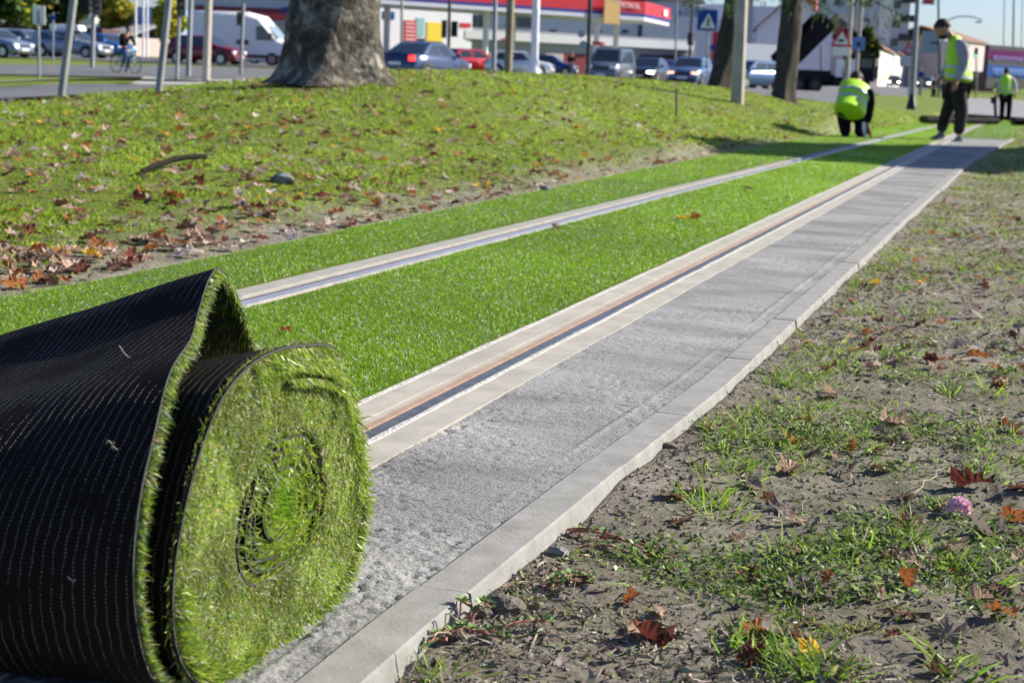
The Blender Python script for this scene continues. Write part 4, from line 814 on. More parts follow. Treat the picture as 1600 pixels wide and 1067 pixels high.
def big_van():
    root = empty('white_van', (0, 0, 0), 'high roofed white panel van behind the dark red hatchback', 'van'); W_ = 1.02; R = []
    for x, zb, zt, w_ in ((2.95, .35, 1.0, .85), (2.85, .3, 1.3, .95), (2.2, .28, 1.45, 1.0), (1.5, .28, 2.25, 1.0), (1.05, .28, 2.72, 1.0), (.2, .28, 2.9, 1.0), (-2.8, .28, 2.9, 1.0), (-2.95, .32, 2.8, .97)):
        R.append([(x, -w_*.97, zb), (x, -w_, zb+.4 if zt > 1.2 else zb+.2), (x, -w_*.93, zt-.18), (x, -w_*.72, zt), (x, 0, zt+.04), (x, w_*.72, zt), (x, w_*.93, zt-.18), (x, w_, zb+.4 if zt > 1.2 else zb+.2), (x, w_*.97, zb)])
    MB().rings(R).build('body', M_white, root, smooth=True)
    MB().poly([(2.2, -.74, 1.5), (2.2, .74, 1.5), (1.53, .66, 2.22), (1.53, -.66, 2.22), (2.23, -.74, 1.53), (2.23, .74, 1.53), (1.56, .66, 2.25), (1.56, -.66, 2.25)], [(4, 5, 6, 7), (0, 1, 5, 4), (1, 2, 6, 5), (2, 3, 7, 6), (3, 0, 4, 7)]).build('windscreen', mat('pale_glass', (.25, .32, .36), .1, spec=.8), root)
    for s in (-1, 1):
        y = s*1.004; MB().poly([(2.1, y*.985, 1.4), (1.0, y*.985, 1.4), (1.0, y*.955, 2.15), (1.45, y*.955, 2.15), (2.1, y*1.0, 1.4), (1.0, y*1.0, 1.4), (1.0, y*.975, 2.15), (1.45, y*.975, 2.15)], [(4, 5, 6, 7), (0, 1, 5, 4), (1, 2, 6, 5), (2, 3, 7, 6), (3, 0, 4, 7)]).build('side_window', M_glass, root)
        MB().box((.2, y, 1.25), (.7, .05, .25)).build('door_handle_recess', M_trim, root, bevel=.02); MB().box((0, y, .5), (5.2, .06, .16)).build('side_trim', M_trim, root)
        MB().box((2.88, s*.72, 1.05), (.16, .3, .34)).build('headlight', M_lampo, root, bevel=.03); MB().box((1.95, s*1.18, 1.6), (.12, .22, .4)).build('mirror', M_trim, root, bevel=.03)
        for x in (1.95, -1.75): wl = MB().tube([(x, s*.85, .36), (x, s*1.03, .36)], .36, 20).build('wheel', M_tyre, root); MB().tube([(x, s*1.0, .36), (x, s*1.045, .36)], .22, 12).build('rim', M_rim, wl)
    MB().box((2.95, 0, .5), (.14, 1.8, .32)).build('bumper', M_trim, root, bevel=.04); place(root, 384, 103, 84, 68)
big_van()
def dump_truck():
    root = empty('dump_truck', (0, 0, 0), 'black dump truck with its tipping body raised, behind the crouching worker', 'truck'); mb = mat('truck_black', (.01, .01, .012), .85, (.018, .018, .02), 4, spec=.15); M_drim = mat('dark_rim', (.05, .05, .05), .6)
    MB().box((0, 0, .85), (6.6, .9, .32)).build('chassis', mb, root); cab = MB().box((2.5, 0, 1.85), (1.7, 2.3, 1.9), top=.9).build('cab', mb, root, bevel=.08)
    MB().box((3.36, 0, 2.15), (.06, 1.9, .8)).build('windscreen', M_glass, root)
    for s in (-1, 1): MB().box((2.6, s*1.13, 2.2), (.9, .06, .65)).build('side_window', M_glass, root)
    a = math.radians(46); u = (math.cos(a), 0, math.sin(a)); n_ = (-math.sin(a), 0, math.cos(a)); c = np.array([-2.6, 0, 1.3])+np.array(u)*2.1+np.array(n_)*.4
    bd = MB().box(c, (4.2, 2.4, .12), (u, (0, 1, 0), n_)).build('tipping_body', mb, root)
    for s in (-1, 1): MB().box(c+np.array([0, s*1.17, 0])+np.array(n_)*.62, (4.2, .08, 1.2), (u, (0, 1, 0), n_)).build('side_wall', mb, bd)
    MB().box(c+np.array(u)*2.1+np.array(n_)*.62, (.1, 2.4, 1.3), (u, (0, 1, 0), n_)).build('head_board', mb, bd); MB().box(c-np.array(u)*2.14+np.array(n_)*.5, (.08, 2.3, 1.1), (u, (0, 1, 0), n_)).build('tailgate', mb, bd)
    for k in range(6): q_ = c+np.array(u)*(-1.9+.72*k)+np.array(n_)*.62; MB().box(q_-np.array([0, 1.24, 0]), (.1, .06, 1.15), (u, (0, 1, 0), n_)).build('rib', mb, bd); MB().box(q_+np.array([0, 1.24, 0]), (.1, .06, 1.15), (u, (0, 1, 0), n_)).build('rib', mb, bd)
    MB().tube([(-.2, 0, 1.0), (-.4, 0, 3.3)], .09, 10).build('hydraulic_ram', M_grey, root); MB().box((-1.6, 0, 1.2), (3.3, 2.1, .75)).build('subframe', mb, root); MB().box((.9, 0, .9), (1.4, 2.2, .8)).build('tank', mb, root, bevel=.06)
    for x in (2.4, -1.1, -2.4):
        for s in (-1, 1): wl = MB().tube([(x, s*.75, .52), (x, s*1.15, .52)], .52, 22).build('wheel', M_tyre, root); MB().tube([(x, s*1.1, .52), (x, s*1.17, .52)], .28, 12).build('rim', M_drim, wl)
    for s in (-1, 1): MB().box((-3.33, s*.85, .95), (.08, .35, .16)).build('tail_light', M_tail, root)
    MB().box((-3.33, 0, .7), (.08, 2.2, .14)).build('rear_bar', mat('amber_bar', (.5, .25, .08), .5), root); place(root, 1286, 148, 106, 112)
dump_truck()

# ------------------------------------------------------------------ posts, lights, signs
def base_of(px, py, D):
    p = at(px, py, D); return np.array([p[0], p[1], h1(p[0], p[1])-.05]), p
def post(name, label, cat, bx, by, tx, ty, D, w_px, m, Hm=7., taper=.8, n=14, group=None, foot=None, parent=None, pn='post'):
    b, p = base_of(bx, by, D); t = at(tx, ty, D); d = norm((t-p)[None])[0]; d = d*(1/d[2]); r = w_px*D/F/2
    root = parent or empty(name, b, label, cat, group); MB().tube([b, p+d*.2, p+d*Hm], [r, r, r*taper], n).build(pn, m, root, smooth=True)
    if foot: MB().tube([b, p+d*.12], foot, 12).build('base_plate', m, root)
    return root, p, d
def board(name, px, py, w_px, h_px, D, m, parent, thick=.04, shape='rect', yaw=0., out=0.):
    c = at(px, py, D)-VH*out; u = RH*math.cos(yaw)+VH*math.sin(yaw); n_ = np.cross(u, (0, 0, 1)); w_, h_ = w_px*D/F, h_px*D/F
    if shape == 'rect': return MB().box(c, (w_, thick, h_), (u, n_, (0, 0, 1))).build(name, m, parent, bevel=min(w_, h_)*.04)
    if shape == 'disc': return MB().tube([c-n_*thick/2, c+n_*thick/2], w_/2, 24).build(name, m, parent)
    if shape == 'tri':
        up = np.array([0, 0, 1.]); pts = [c-u*w_/2-up*h_/2, c+u*w_/2-up*h_/2, c+up*h_/2]; return MB().poly([q-n_*thick/2 for q in pts]+[q+n_*thick/2 for q in pts], [(0, 2, 1), (3, 4, 5), (0, 1, 4, 3), (1, 2, 5, 4), (2, 0, 3, 5)]).build(name, m, parent)
def signal(px, py, w_px, h_px, D, parent, lit=None, n=3, facing=1., back=False):
    c = at(px, py, D); w_, h_ = w_px*D/F, h_px*D/F; hd = MB().box(c, (w_, w_*.7, h_), (RH, VH, (0, 0, 1))).build('signal_head', M_black, parent, bevel=w_*.08)
    for k in range(n):
        z = c+np.array([0, 0, h_*(.5-(k+.5)/n)]); f_ = -VH*facing
        if not back: MB().tube([z+f_*w_*.3, z+f_*w_*.37], w_*.33, 14).build('lens', lit[1] if lit and lit[0] == k else mat('lens_dark', (.08, .06, .05), .15, spec=.8), hd)
        MB().tube([z+f_*w_*.3, z+f_*w_*.8], w_*.38, 10, cap=False).build('visor', M_black, hd)
    return hd
GP = 'metal poles along the verge'
post('metal_pole', 'leaning galvanised pole nearest the left edge of the verge', 'pole', 93, 172, 115, 0, 14., 12, M_gal, 4.5, 1., group=GP)
post('metal_pole', 'second leaning galvanised pole from the left, left of the plane tree', 'pole', 247, 155, 264, 0, 15., 11.5, M_gal, 4.5, 1., group=GP)
r_, p, d = post('traffic_light', 'traffic light on a grey pole between the two leaning poles', 'traffic light', 144, 107, 147, 0, 60, 7, M_gal, 5.5); signal(134, 9, 12, 30, 60, r_, back=True); signal(152, 9, 11, 30, 60, r_)
r_, p, d = post('traffic_light', 'traffic light on a thin pole with yellow leaves behind it', 'traffic light', 276, 126, 280, 30, 44, 6, M_gal, 2.4); signal(283, 8, 13, 34, 44, r_)
post('metal_pole', 'slim grey pole right beside the traffic light near the concrete post', 'pole', 294, 118, 298, 0, 52, 8, M_gal, 6, 1., group=GP)
post('concrete_post', 'weathered square concrete post in front of the dark red hatchback', 'post', 322, 127, 326, 0, 43, 13, M_conc, 7, .8, n=8)
r_, p, d = post('pedestrian_signal', 'small pedestrian signal on a pole in front of the white van', 'traffic light', 376, 113, 380, 14, 55, 5.5, M_gal, 2.5, 1.); signal(374, 30, 8, 20, 55, r_, n=2)
r_, p, d = post('twin_board_sign', 'two narrow white boards side by side on one post at the far left', 'sign', 61, 104, 60, 40, 50, 4, M_gal, 2.0, 1.); board('board', 55.5, 24, 9, 28, 50, M_white, r_); board('board', 66, 24, 9, 28, 50, M_white, r_)
r_, p, d = post('road_sign', 'small blue round sign above a white plate at the left', 'sign', 83, 95, 83, 28, 72, 2.5, M_gal, 2.3, 1.); board('disc', 83, 28, 9, 9, 72, M_blue, r_, shape='disc', out=.08); board('plate', 83, 43, 8, 10, 72, M_white, r_, out=.08)
for k, (x, lab) in enumerate(((212, 'leftmost'), (224, 'middle'), (230, 'rightmost'))): post('flagpole', lab+' of the three pale flagpoles before the blue hall', 'flagpole', x, 92, x, 0, 110-4*k, 3.6, M_white, 9, .8, group='pale flagpoles')
post('street_lamp_post', 'slim blue grey lamp post left of the red striped sign', 'pole', 627, 112, 628, 0, 75, 4.5, M_gal, 8, .8)
r_, p, d = post('traffic_light', 'black pole with two dark signal heads behind the navy saloon', 'traffic light', 700, 126, 703, -20, 62, 5, M_black, 6, 1.); signal(694, 46, 8, 27, 62, r_, lit=(0, M_tail), back=False); signal(710, 46, 10, 24, 62, r_, back=True)
post('tapered_mast', 'grey tapered mast with a wide skirted foot left of the round wooden post', 'mast', 771, 121, 774, 0, 80, 8, M_gal, 8, .7)
post('wooden_post', 'dark knotted wooden post standing on the verge edge', 'post', 793, 129, 798, 0, 30, 13, mat('old_wood', (.2, .16, .11), .9, (.32, .28, .2), 5, .5, 40), 6, .9, n=12)
r_, p, d = post('white_column', 'white sign column with a flared foot by the petrol station', 'column', 834, 123, 838, -10, 88, 12, M_white, 9, 1.); MB().tube([p, p+d*.5, p+d*1.2], [.55, .38, .24], 16).build('flared_foot', M_white, r_, smooth=True)
r_, p, d = post('dark_pole', 'dark slim pole with grey round signs left of the silver minivan', 'pole', 918, 126, 922, 0, 60, 6.5, M_black, 7, 1.); board('round_sign', 908, 54, 11, 11, 60, mat('sign_back', (.3, .33, .42), .5), r_, shape='disc', out=.1); board('round_sign', 911, 70, 12, 14, 60, MATS['sign_back'], r_, shape='disc', out=.1); board('red_plate', 932, 68, 13, 5, 60, M_red, r_, out=.05)
r_, p, d = post('crossing_sign', 'blue square pedestrian crossing sign with a white triangle', 'road sign', 1104, 140, 1106, 45, 46, 2.6, M_gal, 2.6, 1.); bd = board('blue_board', 1105, 32, 31, 32, 46, M_blue, r_, out=.05); tr = board('white_triangle', 1106, 33, 24, 23, 46, M_white, bd, .02, 'tri', out=.085)
c = at(1106, 35, 46)-VH*.11; pw = MB(); pw.ball(c+np.array([0, 0, .11]), .025, 8, 5); pw.tube([c+np.array([0, 0, .08]), c-np.array([0, 0, .03])], .02, 6); pw.tube([c-np.array([0, 0, .03]), c-RH*.05-np.array([0, 0, .13])], .013, 5); pw.tube([c-np.array([0, 0, .03]), c+RH*.05-np.array([0, 0, .13])], .013, 5); pw.tube([c+np.array([0, 0, .05]), c-RH*.05], .01, 5); pw.tube([c+np.array([0, 0, .05]), c+RH*.05], .01, 5); pw.build('walker_symbol', M_black, tr)
r_, p, d = post('street_lamp', 'slim dark pole with a black clamp behind the crossing sign', 'pole', 1077, 104, 1082, 0, 90, 4, M_black, 9, .8); MB().tube([p+d*1.3, p+d*2.0], .2, 10).build('clamp', M_black, r_)
post('flagpole', 'pale thin pole behind the silver minivan', 'pole', 1055, 98, 1058, 0, 110, 3, M_gal, 8, .8, group='pale flagpoles')
post('concrete_lamp_post', 'thick square concrete post in front of the leaning conifer trunk', 'post', 1152, 166, 1159, 0, 21, 21, M_conc, 6.5, .82, n=8)
r_, p, d = post('warning_sign', 'red bordered warning triangle on a pale concrete pole above a white plate', 'road sign', 1322, 146, 1331, 0, 58, 7, M_conc, 7, .8); t0 = board('red_triangle', 1314, 58, 34, 30, 58, M_red, r_, shape='tri', out=.14); board('white_field', 1314, 60, 23, 19, 58, M_white, t0, .02, 'tri', out=.17); board('plate', 1312, 81, 24, 13, 58, M_white, r_, out=.14)
c = at(1313, 64, 58)-VH*.19; MB().box(c, (.26, .02, .1), (RH, VH, (0, 0, 1)), top=.7).build('tram_symbol', M_black, t0)
r_, p, d = post('concrete_pole', 'second pale concrete pole right of the warning triangle', 'pole', 1336, 140, 1347, 0, 72, 6, M_conc, 8, .8); bs = board('blue_sign', 1341, 69, 20, 20, 72, M_lblue, r_, out=.1); board('black_square', 1341, 70, 6, 6, 72, M_black, bs, out=.13)
r_, p, d = post('notice_boards', 'white notice boards behind the crouching worker', 'sign', 1318, 130, 1318, 100, 85, 3, M_gal, 1.2, 1.); board('board', 1312, 107, 12, 27, 85, M_white, r_); board('board', 1333, 107, 14, 27, 85, M_white, r_)
r_, p, d = post('warning_sign', 'distant red bordered warning triangle left of the grey lamp post', 'road sign', 1420, 148, 1420, 84, 90, 2.5, M_gal, 3., 1.); t0 = board('red_triangle', 1419, 75, 22, 20, 90, M_red, r_, shape='tri', out=.08); board('white_field', 1419, 76.5, 13, 11, 90, MATS['sign_back'], t0, .02, 'tri', out=.12); board('plate', 1415, 96, 18, 18, 90, MATS['sign_back'], r_, out=.08)
for k in range(3): board('text_line', 1415, 91+5*k, 13, 1.6, 90, M_white, r_, out=.12)
r_, p, d = post('street_lamp_post', 'tall grey lamp post on a dark bolted foot just left of the standing worker', 'lamp post', 1424, 172, 1434, 0, 52, 8.5, M_gal, 9, .7); MB().tube([p-d*.1, p+d*.12, p+d*.5, p+d*.62], [.2, .18, .1, .09], 10).build('foot', M_black, r_)
r_, p, d = post('grey_board_sign', 'pale blue grey board sign on a dark pole behind the head of the standing worker', 'road sign', 1468, 132, 1466, -10, 110, 3.5, M_dark, 9, 1.); bb_ = board('board', 1452, 66, 26, 34, 110, mat('board_blue_grey', (.26, .31, .42), .5), r_, out=.1); board('arrow', 1460, 68, 13, 3, 110, M_navy, bb_, out=.15); board('top_plate', 1450, 2, 20, 12, 110, M_lil, r_, out=.1); board('red_strip', 1450, 3, 14, 6, 110, M_red, r_, .02, out=.14)
r_, p, d = post('road_sign', 'small blue round sign behind the two distant pedestrians', 'road sign', 1439, 146, 1439, 118, 100, 2.5, M_gal, 1.8, 1.); board('disc', 1438.5, 117, 10, 10, 100, M_blue, r_, shape='disc', out=.08)
r_, p, d = post('traffic_light', 'distant traffic light showing green right of the standing worker', 'traffic light', 1526, 140, 1525, 70, 120, 2.5, M_gal, 3.2, 1.); signal(1525, 83, 5, 15, 120, r_, lit=(2, mat('green_lamp_lit', (.05, .85, .6), .3, emit=4.)))
b, p = base_of(1470, 135, 150); ar = empty('arched_street_lamp', b, 'tall street lamp with a long curved arm above the shoulder of the standing worker', 'street lamp'); MB().tube([b, at(1471, 80, 150), at(1474, 40, 150)], [.12, .1, .08], 8).build('pole', M_gal, ar)
MB().tube([at(1474, 40, 150), at(1485, 30, 150), at(1500, 26, 150), at(1520, 27, 150), at(1535, 32, 150)], [.08, .07, .07, .07, .06], 6).build('arm', M_gal, ar); MB().box(at(1529, 35, 150), (.5, .3, .16), (RH, VH, (0, 0, 1))).build('lantern', M_gal, ar)
for x, D, w_, lab in ((1568, 170, 2, 'thin grey mast left of the power mast above the billboard'), (1583, 160, 3.6, 'dark power mast standing behind the billboard'), (1596, 200, 1.6, 'faint thin mast at the right edge behind the billboard')): r_, p, d = post('power_mast', lab, 'mast', x-1, 128, x+1, 10, D, w_, M_gal, 14, .7, group='masts behind the billboard')
MB().box(p+d*13.5, (1.6, .1, .1)).build('cross_arm', M_gal, r_)
post('metal_stake', 'short rusty stake standing in the grass bank', 'stake', 1057, 182, 1057, 148, 16.5, 3.4, M_dark, .3, 1.)

# ------------------------------------------------------------------ trees
M_bark = mat('plane_bark', (.1, .09, .075), .95, (.19, .18, .155), 3.2, 1., 18, dist=.03); M_cbark = mat('conifer_bark', (.03, .025, .021), .95, (.07, .058, .048), 6, 1., 30, dist=.02)
M_leaf = mat('crown_leaf', (1, 1, 1), .6, attr='Col', trans=.45, spec=.3)
def crown(name, parent, c, rad, n, size, cols, wts, clumps=26, droop=0.):
    cc = rng.normal(size=(clumps, 3)); cc = norm(cc)*rng.random((clumps, 1))**.45*.85; k = rng.integers(0, clumps, n); v = norm(rng.normal(size=(n, 3)))*rng.random((n, 1))**.5*.34
    P = np.array(c)+(cc[k]+v)*np.array(rad); D = norm(rng.normal(size=(n, 3))+np.array([0, 0, -droop])); C = pick(cols, wts, n, .2)*(1+.35*rng.normal(size=clumps)[k][:, None])
    s = size*rng.uniform(.6, 1.4, n); V, q, t, C = blades(P, D, s, s*.75, rng.normal(0, .2, (n, 3)), np.clip(C, .01, .8)); return mesh_np(name, V, quads=q, tris=t, mats=[M_leaf], colors=C, parent=parent)
def limbs(b, tips, r): 
    for a, e in tips: m = (np.array(a)+np.array(e))/2+np.array([0, 0, .3*r]); b.tube([a, m, e], [r, r*.6, r*.22], 7)
    return b
GRC = [(.035, .07, .012), (.06, .11, .02), (.02, .04, .01), (.3, .26, .03)]
def tree(name, label, base, Hh, rt, cz, rad, n, size, cols, wts, bark=M_cbark, group=None):
    root = empty(name, base, label, 'tree', group); b = MB(); B_ = np.array(base, float); b.tube([B_-[0, 0, .2], B_+[0, 0, .3], B_+[0, 0, Hh*.6], B_+[.1, 0, Hh]], [rt*1.4, rt, rt*.7, rt*.15], 10, wob=.2)
    for k in range(7): a = 6.283*k/7+random.random(); z = Hh*random.uniform(.35, .8); s = B_+[0, 0, z]; limbs(b, [(s, s+np.array([rad[0]*.7*math.cos(a), rad[1]*.7*math.sin(a), random.uniform(.2, 1.)*rad[2]*.6]))], rt*.35)
    b.build('trunk', bark, root, smooth=True); crown('crown', root, B_+[0, 0, cz], rad, n, size, cols, wts); return root
YEL = [(.5, .42, .04), (.3, .34, .05), (.12, .2, .03), (.55, .3, .04)]
for px, D, Hh, rad, cols, wts, lab in ((15, 118, 9.5, (4.6, 3, 4.4), GRC, [4, 4, 4, 2], 'dark green tree with a few orange leaves at the top left corner'), (84, 122, 10, (5., 3, 4.6), GRC, [4, 2, 8, 1], 'dense dark tree behind the white twin sign'), (122, 112, 9, (1.8, 2, 3.2), GRC, [4, 3, 6, 1], 'dark slender tree with a bare black trunk left of the traffic light'),
        (178, 150, 7, (2.8, 2, 3.4), YEL, [5, 5, 4, 1], 'yellow and green autumn tree above the grey roofed house'), (268, 140, 6, (1.6, 1.5, 2.4), YEL, [6, 3, 2, 1], 'small yellow tree behind the second traffic light'), (1432, 260, 9, (3, 3, 4), YEL, [3, 4, 5, 1], 'distant yellow green tree behind the grey lamp post'), (1350, 150, 6, (1., 1., 2.2), GRC, [3, 2, 5, 1], 'dark narrow bush in front of the pink street house')):
    p = at(px, 95 if px < 600 else 135, D); b = (p[0], p[1], h1(p[0], p[1])); tree('autumn_tree', lab, b, Hh, .22, Hh*.62, rad, 5200, .42, cols, wts, group='trees in the background')
# big plane tree
def trunk_from_px(name, lefts, rights, D, m, root, extra, n=28, bump=.03, knots=True):
    """lefts/rights: silhouette pixels from base to top; continued upwards by extra [(dz, radius)]"""
    cs, rs = [], []
    for (lx, ly), (rx, ry) in zip(lefts, rights): c = at((lx+rx)/2, (ly+ry)/2, D); cs.append(c); rs.append((rx-lx)/2*D/F)
    for dz, dx, r in extra: cs.append(cs[-1]+np.array([dx, 0, dz])); rs.append(r)
    H_ = hermite(np.c_[np.array(cs), rs], 60); R = []
    for i, (x, y, z, r) in enumerate(H_):
        ring = []
        for j in range(n*2):
            a = math.pi*j/n; k = float(fbm(np.array([a*1.6+3]), np.array([z*1.8]), 1.3, 4)[0]); fl = .13*math.cos(a*5+.6)*max(0, 1-i/14)
            ring.append((x+math.cos(a)*r*(1+k*.35+fl), y+math.sin(a)*r*(1+k*.35+fl), z))
        R.append(ring)
    MB().rings(R).build(name, m, root, smooth=True); return H_
b, _ = base_of(521, 133, 11.5); pl = empty('plane_tree', b, 'thick old plane tree trunk with mottled bark and flared roots on the grassy bank', 'tree')
m = MATS['plane_bark']; t = m.node_tree; bs = t.nodes['Principled BSDF']     # mottled flakes
vo = N(t, 'ShaderNodeTexNoise'); vo.inputs['Scale'].default_value = 8; vo.inputs['Detail'].default_value = 9; vo.inputs['Distortion'].default_value = .6; vo.inputs['Roughness'].default_value = .65
r1 = ramp(t, [(.38, (.028, .022, .016)), (.51, (.09, .077, .058)), (.66, (.33, .3, .245))], 'LINEAR'); tc = N(t, 'ShaderNodeTexCoord'); t.links.new(tc.outputs['Object'], vo.inputs[0]); t.links.new(vo.outputs[0], r1.inputs[0]); t.links.new(r1.outputs[0], bs.inputs['Base Color'])
hh = trunk_from_px('trunk', [(418, 150), (432, 138), (440, 118), (446, 80), (452, 40), (460, 0)], [(628, 118), (614, 110), (602, 90), (598, 60), (597, 30), (596, 0)], 11.5, m, pl, [(.8, 0, .33), (1.2, .05, .3), (1.2, 0, .26), (1., 0, .16)])
top = hh[-1, :3]; lb = MB(); 
for k in range(8): a = 6.283*k/8; limbs(lb, [(top-[0, 0, .4+.1*k], top+[2.6*math.cos(a), 2.6*math.sin(a), 1.2+random.random()])], .13)
lb.build('limbs', m, pl, smooth=True); crown('crown', pl, top+[0, 0, 2.2], (3.4, 3.4, 2.4), 7000, .17, [(.3, .2, .05), (.14, .2, .03), (.36, .14, .04)], [4, 4, 2])
NED = [(.04, .08, .03), (.08, .14, .05), (.15, .22, .09)]
for lab, Ls, Rs, D, by in (('dark leaning conifer trunk behind the thick concrete post', [(1098, 152), (1104, 138), (1114, 100), (1124, 50), (1134, 0)], [(1146, 152), (1142, 138), (1150, 100), (1160, 50), (1172, 0)], 28, 146), ('dark conifer trunk with one sunlit edge right of the concrete post', [(1200, 164), (1204, 155), (1212, 100), (1218, 50), (1222, 0)], [(1248, 164), (1244, 155), (1247, 100), (1251, 50), (1254, 0)], 25.5, 158)):
    b, _ = base_of((Ls[1][0]+Rs[1][0])/2, by, D); ct = empty('conifer', b, lab, 'tree', 'conifers beside the concrete post'); hh = trunk_from_px('trunk', Ls, Rs, D, M_cbark, ct, [(1.5, .1, .2), (2, .1, .16), (2.4, 0, .08), (1.5, 0, .02)], 12)
    tp = at((Ls[-1][0]+Rs[-1][0])/2, 0, D); P_, D_ = [], []; bb_ = MB()
    for k in range(46):
        z = .42+k*.13; a = k*2.4; L_ = 2.0-z*.24; s = tp+np.array([.02*z, 0, z]); e = s+np.array([math.cos(a)*L_, math.sin(a)*L_, -.35*L_]); bb_.tube([s, (s+e)/2+[0, 0, .12], e], [.035, .02, .006], 5)
        q_ = rng.random((230, 1)); P_.append(s+(e-s)*q_+[0, 0, .1]*np.sin(q_*3.1)+rng.normal(0, .08, (230, 3))-np.abs(rng.normal(0, .1, (230, 1)))*[0, 0, 1.])
    bb_.build('branches', M_cbark, ct); P_ = np.concatenate(P_); n = len(P_); V, q, tt, C = blades(P_, norm(np.c_[rng.normal(0, .3, (n, 2)), -np.ones(n)]), rng.uniform(.06, .18, n), .02, rng.normal(0, .1, (n, 3)), pick(NED, [3, 4, 3], n)); mesh_np('crown', V, quads=q, tris=tt, mats=[M_leaf], colors=C, parent=ct)
# trees right of the track whose shadow falls across the rails (their crowns stand outside the frame)
for k, (x, y, Hh, rt, rad, cz) in enumerate(((10.3, 22.4, 9.5, .3, (3.1, 2.6, 2.1), 6.6), (9., 23.6, 7.6, .24, (2.4, 2.2, 1.7), 5.4))):
    tree('verge_tree', ('tall broadleaf tree right of the track casting the broad shadow over the rails', 'smaller broadleaf tree right of the track beside the taller one')[k], (x, y, h1(x, y)), Hh, rt, cz, rad, 26000, .3, GRC, [4, 4, 3, 1], M_bark)
# ================================================================== WORKERS AND OTHER PEOPLE
def ghit(px, py):
    d = ray(px, py); t = np.geomspace(.8, 90, 3000); P = CAM[None]+d[None]*t[:, None]; z = H(P[:, 0], P[:, 1]); z = np.where((P[:, 0] > eL(P[:, 1])) & (P[:, 0] < eR(P[:, 1])), -SL*P[:, 1]+.008, z)
    i = int(np.argmax(P[:, 2] < z)); return P[i] if P[i, 2] < z[i] else P[-1]
def skin(name, joints, edges, m, parent, root=None, sub=2, offs=None):
    me = bpy.data.meshes.new('s'); ks = list(joints); ix = {k: i for i, k in enumerate(ks)}
    me.from_pydata([tuple(map(float, joints[k][0])) for k in ks], [(ix[a], ix[b]) for a, b in edges], [])
    o = bpy.data.objects.new('s', me); COL.objects.link(o); bm = bmesh.new(); bm.from_mesh(me); ly = bm.verts.layers.skin.verify(); bm.verts.ensure_lookup_table()
    for k in ks:
        r = joints[k][1]; r = r if hasattr(r, '__len__') else (r, r); s = bm.verts[ix[k]][ly]; s.radius = r; s.use_root = (k == root)
    bm.to_mesh(me); bm.free(); md = o.modifiers.new('k', 'SKIN'); md.use_smooth_shade = True; md2 = o.modifiers.new('b', 'SUBSURF'); md2.levels = md2.render_levels = sub
    dg = bpy.context.evaluated_depsgraph_get(); nm = bpy.data.meshes.new_from_object(o.evaluated_get(dg)); bpy.data.objects.remove(o); nm.materials.clear(); nm.materials.append(m); nm.name = name
    return link(name, nm, parent)
M_skin = mat('skin', (.36, .2, .13), .6); M_vest = mat('hi_vis_yellow', (.36, .72, .008), .55, (.45, .8, .015), 9, .4, 25, dist=.01); M_tape = mat('reflective_tape', (.45, .47, .5), .3)
M_blk = mat('black_cloth', (.009, .009, .01), .9, spec=.1, bump=.4, bscale=20, dist=.01); M_greycl = mat('grey_jersey', (.3, .3, .36), .85); M_hair = mat('dark_hair', (.012, .009, .007), .7); M_shoe = mat('grey_shoe', (.15, .15, .155), .7); M_sole = mat('shoe_sole', (.55, .55, .55), .7)
M_camo = mat('camouflage_cloth', (.007, .008, .005), .9, (.026, .023, .015), 9, .4, 18, detail=1, dist=.01)
M_vestline = mat('vest_trim', (.3, .5, .02), .6)
class Fig:
    def __init__(s, label, px, py, D, cat='person', drop=None):
        s.p = np.array(at(px, py, D)); s.px, s.py = px, py; s.k = F/D
        s.v = norm(np.array([[*ray(px, py)[:2], 0.]]))[0]; s.r = np.array([s.v[1], -s.v[0], 0.]); s.root = empty('person', s.p, label, cat)
    def __call__(s, px, py, c=0.):   # pixel -> joint, c metres toward the camera; photo lean of .04 removed by using camera axes
        return s.p+(RR*(px-s.px)+UU*(s.py-py))/s.k-s.v*c
def torso(name, rings, m, parent, fig, n=20, cap=True):
    """rings: (centre, half_width_vec, half_depth_vec)"""
    R = []
    for c, a, b in rings: R.append([c+np.array(a)*math.cos(2*math.pi*j/n)*(1-.1*abs(math.sin(4*math.pi*j/n)))+np.array(b)*math.sin(2*math.pi*j/n) for j in range(n)])
    o = MB().rings(R, cap).build(name, m, parent, smooth=True); md = o.modifiers.new('s', 'SUBSURF'); md.levels = md.render_levels = 1; return o
def hand(fig, wrist, d, side, parent, m=None):
    d = norm(np.array([d]))[0]; side = norm(np.array([side-d*(side@d)]))[0]; nn = np.cross(d, side); J = {'w': (wrist, (.024, .02)), 'p': (wrist+d*.05, (.034, .017))}; E_ = [('w', 'p')]
    for k in range(4):
        s = side*(.026-.0175*k); L_ = (.062, .074, .068, .05)[k]; a = wrist+d*.085+s; J['a%d' % k] = (a, .0095); J['b%d' % k] = (a+d*L_*.5+nn*.012, .0085); J['c%d' % k] = (a+d*L_*.8+nn*.034, .007); E_ += [('p', 'a%d' % k), ('a%d' % k, 'b%d' % k), ('b%d' % k, 'c%d' % k)]
    J['t1'] = (wrist+d*.035+side*.035, .011); J['t2'] = (wrist+d*.07+side*.05+nn*.015, .009); E_ += [('p', 't1'), ('t1', 't2')]
    return skin('hand', J, E_, m or M_skin, parent, 'w', 1)
